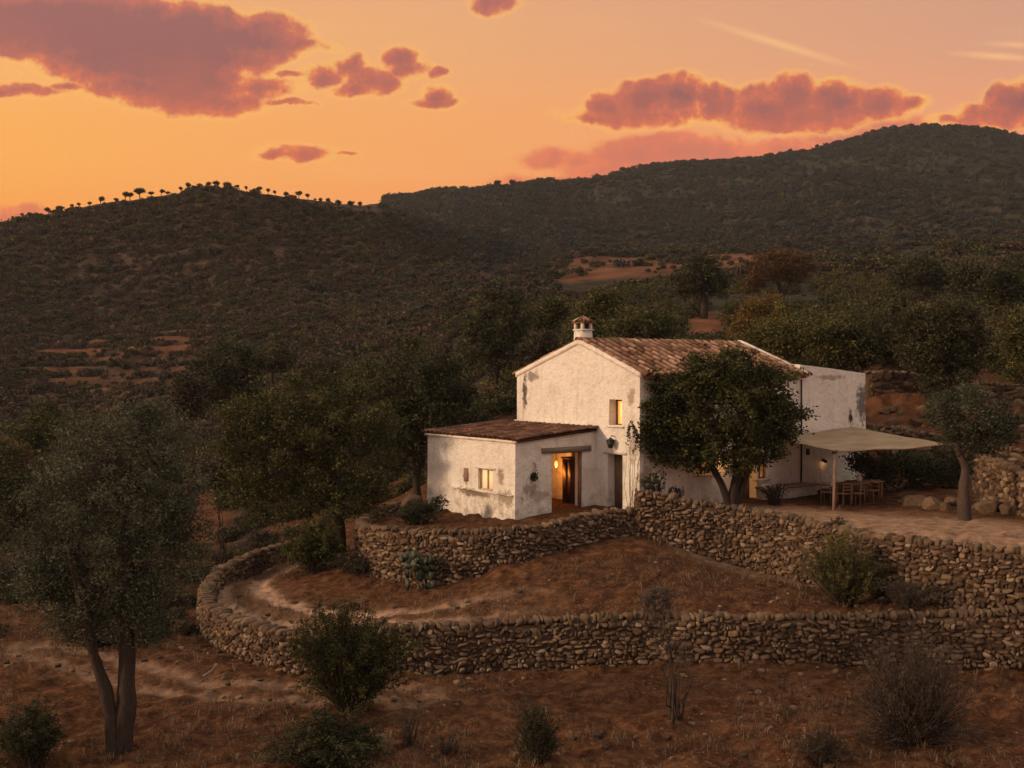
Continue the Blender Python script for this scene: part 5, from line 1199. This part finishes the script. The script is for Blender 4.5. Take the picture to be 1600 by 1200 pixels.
# fallen stick by the lower track
p = Pt(318, 1040, 30.2); q = Pt(340, 1027, 30.6); p[2] = lz(p[0], p[1])+.05; q[2] = lz(q[0], q[1])+.25
m = MB(); m.tube(curve(p, q, np.random.RandomState(1), 6, .05), [.03, .03, .028, .025, .02, .01], 6); o = m.build('fallen_branch', M_greywood, None, True); props(o, 'bare fallen branch lying at the foot of the wall by the lower track', 'branch')

# ------------------------------------------------------------------ trees in silhouette on the ridges
def small_tree(seed, mat, flat=1.0, name='ridge_tree', lean=0.):
    rs = np.random.RandomState(seed); root = empty(name, (0, 0, 0), 'x', 'tree')
    m = MB(); m.tube(np.array([[0, 0, -.6], [lean*.3, 0, .8], [lean*.8, 0, 1.7]]), [.22, .16, .12], 6)
    for k in range(5): a = rs.rand()*6.28; m.tube(curve(np.array([lean*.6, 0, 1.4]), np.array([lean+math.cos(a)*1.2, math.sin(a)*1.2, 2.6*flat+.3]), rs, 4, .08), [.1, .07, .05, .03], 4)
    m.build('trunk', M_bark, root, True)
    bl = [(lean+rs.uniform(-.9, .9), rs.uniform(-.6, .6), 2.7*flat+rs.uniform(-.2, .5), rs.uniform(.9, 1.4), rs.uniform(.9, 1.3), rs.uniform(.55, .8)*flat) for _ in range(4)]
    C = blob_clusters(bl, 90, rs, .2); n = 90*22; L = np.repeat(C, 22, 0)+rs.normal(size=(n, 3))*.22
    m = MB(); add_leaves(m, L, .34, rs, rs.rand(n), .6); m.build('crown', mat, root); return root
protos = [small_tree(100+i, M_leaf_dark, [1, .85, 1.15, .7][i], 'ridge_tree', [.1, .4, 0, -.3][i]) for i in range(4)]
used = [False]*4
def place_ridge(px, d, sc, label, group, k, zoff=0):
    loc = (Xp(px, d), d, float(land_z(np.array([Xp(px, d)]), np.array([float(d)]))[0])+zoff)
    q1 = .85+.45*((px*13) % 11)/11; q2 = .9+.3*((px*7) % 13)/13; sc = (sc*q1, sc*q1, sc*q2)
    if not used[k]: used[k] = True; o = protos[k]; o.location = loc; o.scale = sc; o.rotation_euler = (0, 0, (px*7) % 6); o['label'] = label; o['group'] = group
    else: o = dup(protos[k], loc, (px*7) % 6, label, sc); o['group'] = group
    return o
RL = [(2, .5), (14, .6), (20, .7), (34, 1.0), (48, .9), (60, .7), (76, 1.1), (82, .9), (93, 1.1), (112, 1.2), (124, 1.1), (140, 1.1), (157, 1.5), (182, 1.3), (196, 1.4), (203, 1.2), (219, 1.6), (236, 1.5), (252, 1.3), (262, 1.2), (283, 1.1), (295, 1.3), (312, 1.0), (326, 1.1), (340, 1.3), (356, 1.4), (371, 1.1), (385, 1.2), (404, 1.5), (419, 1.1), (430, .9), (447, 1.2), (467, 1.2), (481, 1.0), (492, .8), (502, 1.3), (514, 1.3), (529, 1.7), (548, 1.5), (562, 1.2), (576, .8)]
for i, (px_, s) in enumerate(RL): place_ridge(px_, 339, s*.45*(.75+.5*((i*53) % 17)/17), 'small tree standing in silhouette on the crest of the left hill', 'trees along the crest of the left hill', (i*7+i//3) % 4)
RR = [(640, 650), (672, 650), (705, 650), (740, 650), (775, 650), (800, 650), (823, 650), (835, 650), (850, 650), (868, 650), (925, 778), (940, 778), (952, 778), (962, 778), (972, 778), (990, 778), (1010, 778), (1020, 778), (1204, 778), (1218, 778), (1226, 778), (1234, 778), (1252, 778), (1258, 778), (1276, 778), (1297, 778), (1328, 778), (1365, 778), (1395, 778), (1412, 778), (1440, 778), (1462, 778), (1490, 778), (1510, 778), (1540, 778), (1575, 778)]
for i, (px_, dd_) in enumerate(RR): place_ridge(px_, dd_, 0.8+.7*((i*37) % 10)/10, 'tiny tree silhouetted on the far skyline of the right hand mountain', 'trees along the far mountain skyline', (i*5+i//4) % 4)

# ------------------------------------------------------------------ scrub bushes
HID = bpy.data.collections.new('templates')      # sources of scattered cover, never linked to the scene
def tmpl(name, seed, mat, n, leaf, kind='bush'):
    rs = np.random.RandomState(seed); m = MB()
    if kind == 'bush':
        bl = [(rs.uniform(-.5, .5), rs.uniform(-.5, .5), rs.uniform(.25, .6), rs.uniform(.4, .75), rs.uniform(.4, .75), rs.uniform(.3, .5)) for _ in range(3)]
        C = blob_clusters(bl, n//6, rs, .55); C[:, 2] = np.abs(C[:, 2]); L = np.repeat(C, 6, 0)+rs.normal(size=(len(C)*6, 3))*.10; tone = np.repeat(rs.rand(len(C)), 6)
        add_leaves(m, L, leaf, rs, np.clip(tone*.6+rs.rand(len(L))*.4, 0, 1), .7)
    elif kind == 'grass':
        for k in range(n):
            p = np.array([rs.normal()*.12, rs.normal()*.12, -.02]); a = rs.rand()*6.28; h = rs.uniform(.4, 1); dr = np.array([math.cos(a), math.sin(a), 0]); w = np.array([-dr[1], dr[0], 0])*.012
            q = p+dr*h*.25+vz*h*.6; t = p+dr*h*rs.uniform(.4, .9)+vz*h*rs.uniform(.4, .9)
            m.add([p-w, p+w, q+w, q-w, t], [(0, 1, 2, 3)], rs.rand()); m.F.append(np.array([[3, 2, 4]])+m.n-5)
    elif kind == 'stone':
        v = stone_shapes(I1, 1, rs, .7, .2)[0]*np.array([.5, .4, .28]); m.add(v, I1[1], rs.rand())
    o = m.build(name, mat, None, kind == 'stone'); COL.objects.unlink(o); HID.objects.link(o); return o
def gn_scatter(name, P, sc, rot, idx, objs, tilt=None):
    c = bpy.data.collections.new(name+'_sources'); 
    for i, o in enumerate(objs):
        o2 = o.copy(); o2.name = '%s_%02d' % (name, i); c.objects.link(o2)
    me = bpy.data.meshes.new(name); me.vertices.add(len(P)); me.vertices.foreach_set('co', np.asarray(P, np.float32).ravel())
    for k, v in (('sc', sc), ('rot', rot)): a = me.attributes.new(k, 'FLOAT', 'POINT'); a.data.foreach_set('value', np.asarray(v, np.float32))
    a = me.attributes.new('idx', 'INT', 'POINT'); a.data.foreach_set('value', np.asarray(idx, np.int32))
    o = bpy.data.objects.new(name, me); COL.objects.link(o)
    g = bpy.data.node_groups.new(name, 'GeometryNodeTree')
    g.interface.new_socket('Geometry', in_out='INPUT', socket_type='NodeSocketGeometry'); g.interface.new_socket('Geometry', in_out='OUTPUT', socket_type='NodeSocketGeometry')
    gi, go = g.nodes.new('NodeGroupInput'), g.nodes.new('NodeGroupOutput'); ci = g.nodes.new('GeometryNodeCollectionInfo'); ci.inputs[0].default_value = c; ci.inputs['Separate Children'].default_value = True; ci.inputs['Reset Children'].default_value = True
    ip = g.nodes.new('GeometryNodeInstanceOnPoints'); ip.inputs['Pick Instance'].default_value = True
    def na(k, t): n = g.nodes.new('GeometryNodeInputNamedAttribute'); n.data_type = t; n.inputs[0].default_value = k; return n.outputs[0]
    cx = g.nodes.new('ShaderNodeCombineXYZ'); L = g.links.new
    L(na('rot', 'FLOAT'), cx.inputs[2]); L(gi.outputs[0], ip.inputs['Points']); L(ci.outputs[0], ip.inputs['Instance']); L(na('idx', 'INT'), ip.inputs['Instance Index'])
    L(cx.outputs[0], ip.inputs['Rotation']); cs = g.nodes.new('ShaderNodeCombineXYZ'); s_ = na('sc', 'FLOAT')
    for k in range(3): L(s_, cs.inputs[k])
    L(cs.outputs[0], ip.inputs['Scale']); L(ip.outputs[0], go.inputs[0])
    md = o.modifiers.new('scatter', 'NODES'); md.node_group = g; return o
T_far = [tmpl('scrub_clump', 200+i, [M_leaf_scrub, M_leaf_dark, M_leaf_heath, M_leaf_green, M_leaf_heath, M_leaf_dark][i], 210, .30) for i in range(6)]
T_blue = [tmpl('scrub_clump', 220+i, M_leaf_blue, 210, .30) for i in range(4)]
T_near = [tmpl('scrub_clump', 240+i, [M_leaf_scrub, M_leaf_green, M_leaf_dark, M_leaf_gold, M_leaf_scrub, M_leaf_green][i], 900, .13) for i in range(6)]
rs = np.random.RandomState(77)
def sample(n, px0, px1, d0, d1, pw=1.6):
    u = rs.rand(n); d = (d0**pw+u*(d1**pw-d0**pw))**(1/pw); px = rs.uniform(px0, px1, n); return px, d, (px-CXP)/F*d
def scat(n, px0, px1, d0, d1, dens, pw=1.6):
    px, d, x = sample(n, px0, px1, d0, d1, pw); tr, sc_, ea = masks(x, d)
    dens_ = dens(px, d, x)*(1-.5*np.clip(1-np.abs((px-190)/200)**3, 0, 1)*((d > 138) & (d < 245)))
    dens_ = dens_*(1-.7*((px > 1040) & (px < 1300) & (d > 86) & (d < 160)))
    keep = rs.rand(n) < dens_*(1-np.clip(ea*1.15, 0, .96)); keep &= ~((np.abs(px-1035) < 165) & (d > 172) & (d < 210)); keep &= ~((px < 600) & (d > 331)); keep &= ~((d < 58) & (inside(POLY_U, x, d) | inside(POLY_M, x, d)))
    keep &= ~((np.abs((x-C0[0])*.8+(d-C0[1])*.6-5) < 11) & (np.abs((x-C0[0])*-.6+(d-C0[1])*.8-4) < 6.5))
    px, d, x = px[keep], d[keep], x[keep]; z = land_z(x, d); return px, d, x, z
# far hills
px, d, x, z = scat(60000, -60, 1660, 150, 775, lambda p, d, x: np.where((p < 600) & (d > 345), 0, np.clip(.8+.8*fbm(x/30, d/30, 3, 21), .15, 1)), 1.15)
s = (.55+1.5*rs.rand(len(x))**2.2)*np.interp(d, [150, 400, 780], [.9, 1.3, 1.7]); bl = (rs.rand(len(x)) < np.clip((px-540)/250, 0, .85)*np.clip((d-150)/250, 0, 1))
o = gn_scatter('hill_scrub', np.stack([x, d, z-.1*s], 1), s, rs.rand(len(x))*6.28, np.where(bl, 6+rs.randint(0, 4, len(x)), rs.randint(0, 6, len(x))), T_far+T_blue); props(o, kind='stuff')
print('far scrub', len(x))
px, d, x, z = scat(19000, -60, 700, 90, 338, lambda p, d, x: np.clip(.75+.9*fbm(x/15, d/15, 4, 81), .12, 1), 1.5)
s = .4+1.1*rs.rand(len(x))**2; o = gn_scatter('hillside_scrub', np.stack([x, d, z-.1*s], 1), s, rs.rand(len(x))*6.28, rs.choice(6, len(x), p=[.2, .12, .3, .06, .24, .08]), T_far); props(o, kind='stuff')
# middle distance
px, d, x, z = scat(7000, -40, 1640, 62, 152, lambda p, d, x: np.clip(.75+.9*fbm(x/12, d/12, 3, 31), .05, 1), 1.3)
s = .45+1.5*rs.rand(len(x))**2; o = gn_scatter('slope_scrub', np.stack([x, d, z-.1*s], 1), s, rs.rand(len(x))*6.28, rs.choice(6, len(x), p=[.26, .2, .26, .05, .15, .08]), T_near); props(o, kind='stuff')
print('mid scrub', len(x))
px, d, x, z = scat(1500, -60, 1640, 34, 62, lambda p, d, x: np.where(p < 460, .55, np.where(p < 760, .25, .3))*np.clip(.7+fbm(x/6, d/6, 3, 41)*1.2, 0, 1), 1.3)
s = rs.uniform(.35, 1.0, len(x)); o = gn_scatter('low_scrub', np.stack([x, d, z-.08*s], 1), s, rs.rand(len(x))*6.28, rs.choice(6, len(x), p=[.3, .12, .3, .03, .2, .05]), T_near); props(o, kind='stuff')
print('near scrub', len(x))
# dry grass and stones on the near slopes
M_grass = mat_leaf('dry_grass', (.05, .028, .016), (.13, .075, .042), (.36, .25, .16), .2)
T_g = [tmpl('grass_tuft', 300+i, M_grass, 16, .1, 'grass') for i in range(5)]; T_s = [tmpl('loose_stone', 320+i, M_stone, 1, .1, 'stone') for i in range(5)]
px, d, x = sample(20000, -60, 1660, 21, 56, 1.0); tr, _, _ = masks(x, d)
on_terrace = inside(POLY_U, x, d); wd = np.minimum(np.minimum(seg_dist(WP1, x, d), seg_dist(WP2, x, d)), seg_dist(WP3, x, d))
keep = (rs.rand(len(x)) < np.clip(.42+fbm(x/2.2, d/2.2, 4, 51)*2.2, .02, 1)*(1-np.clip(tr*1.3, 0, 1))*np.where(on_terrace, .10, 1)) & (wd > .35) & ~(on_terrace & (np.abs((x-C0[0])*.8+(d-C0[1])*.6-5) < 11) & (np.abs((x-C0[0])*-.6+(d-C0[1])*.8-4) < 4.6))
px, d, x = px[keep], d[keep], x[keep]; z = land_z(x, d); s = .09+.3*rs.rand(len(x))**2.5
o = gn_scatter('dry_grass', np.stack([x, d, z], 1), s, rs.rand(len(x))*6.28, rs.randint(0, 5, len(x)), T_g); props(o, kind='stuff')
px, d, x = sample(7000, -60, 1660, 21, 60, 1.0); on_terrace = inside(POLY_U, x, d); wd = np.minimum(np.minimum(seg_dist(WP1, x, d), seg_dist(WP2, x, d)), seg_dist(WP3, x, d))
keep = (rs.rand(len(x)) < np.clip(.35+fbm(x/4, d/4, 3, 61)*1.5, .03, 1)*np.where(on_terrace, .12, 1)) & ((wd > .35))
px, d, x = px[keep], d[keep], x[keep]; z = land_z(x, d); s = .05+.22*rs.rand(len(x))**5
o = gn_scatter('loose_stones', np.stack([x, d, z], 1), s, rs.rand(len(x))*6.28, rs.randint(0, 5, len(x)), T_s); props(o, kind='stuff')

# ------------------------------------------------------------------ evening haze
hz = MB(); hz.box(-2300, 2300, -70, 1500, -60, 215)
hm = bpy.data.materials.new('haze'); hm.use_nodes = True; hm.node_tree.nodes.clear()
_o = hm.node_tree.nodes.new('ShaderNodeOutputMaterial'); _v = hm.node_tree.nodes.new('ShaderNodeVolumePrincipled')
_v.inputs['Color'].default_value = (.80, .84, .95, 1); _v.inputs['Density'].default_value = .00010; _v.inputs['Anisotropy'].default_value = .2
hm.node_tree.links.new(_v.outputs[0], _o.inputs['Volume'])
hz = hz.build('haze', hm); props(hz, kind='stuff')
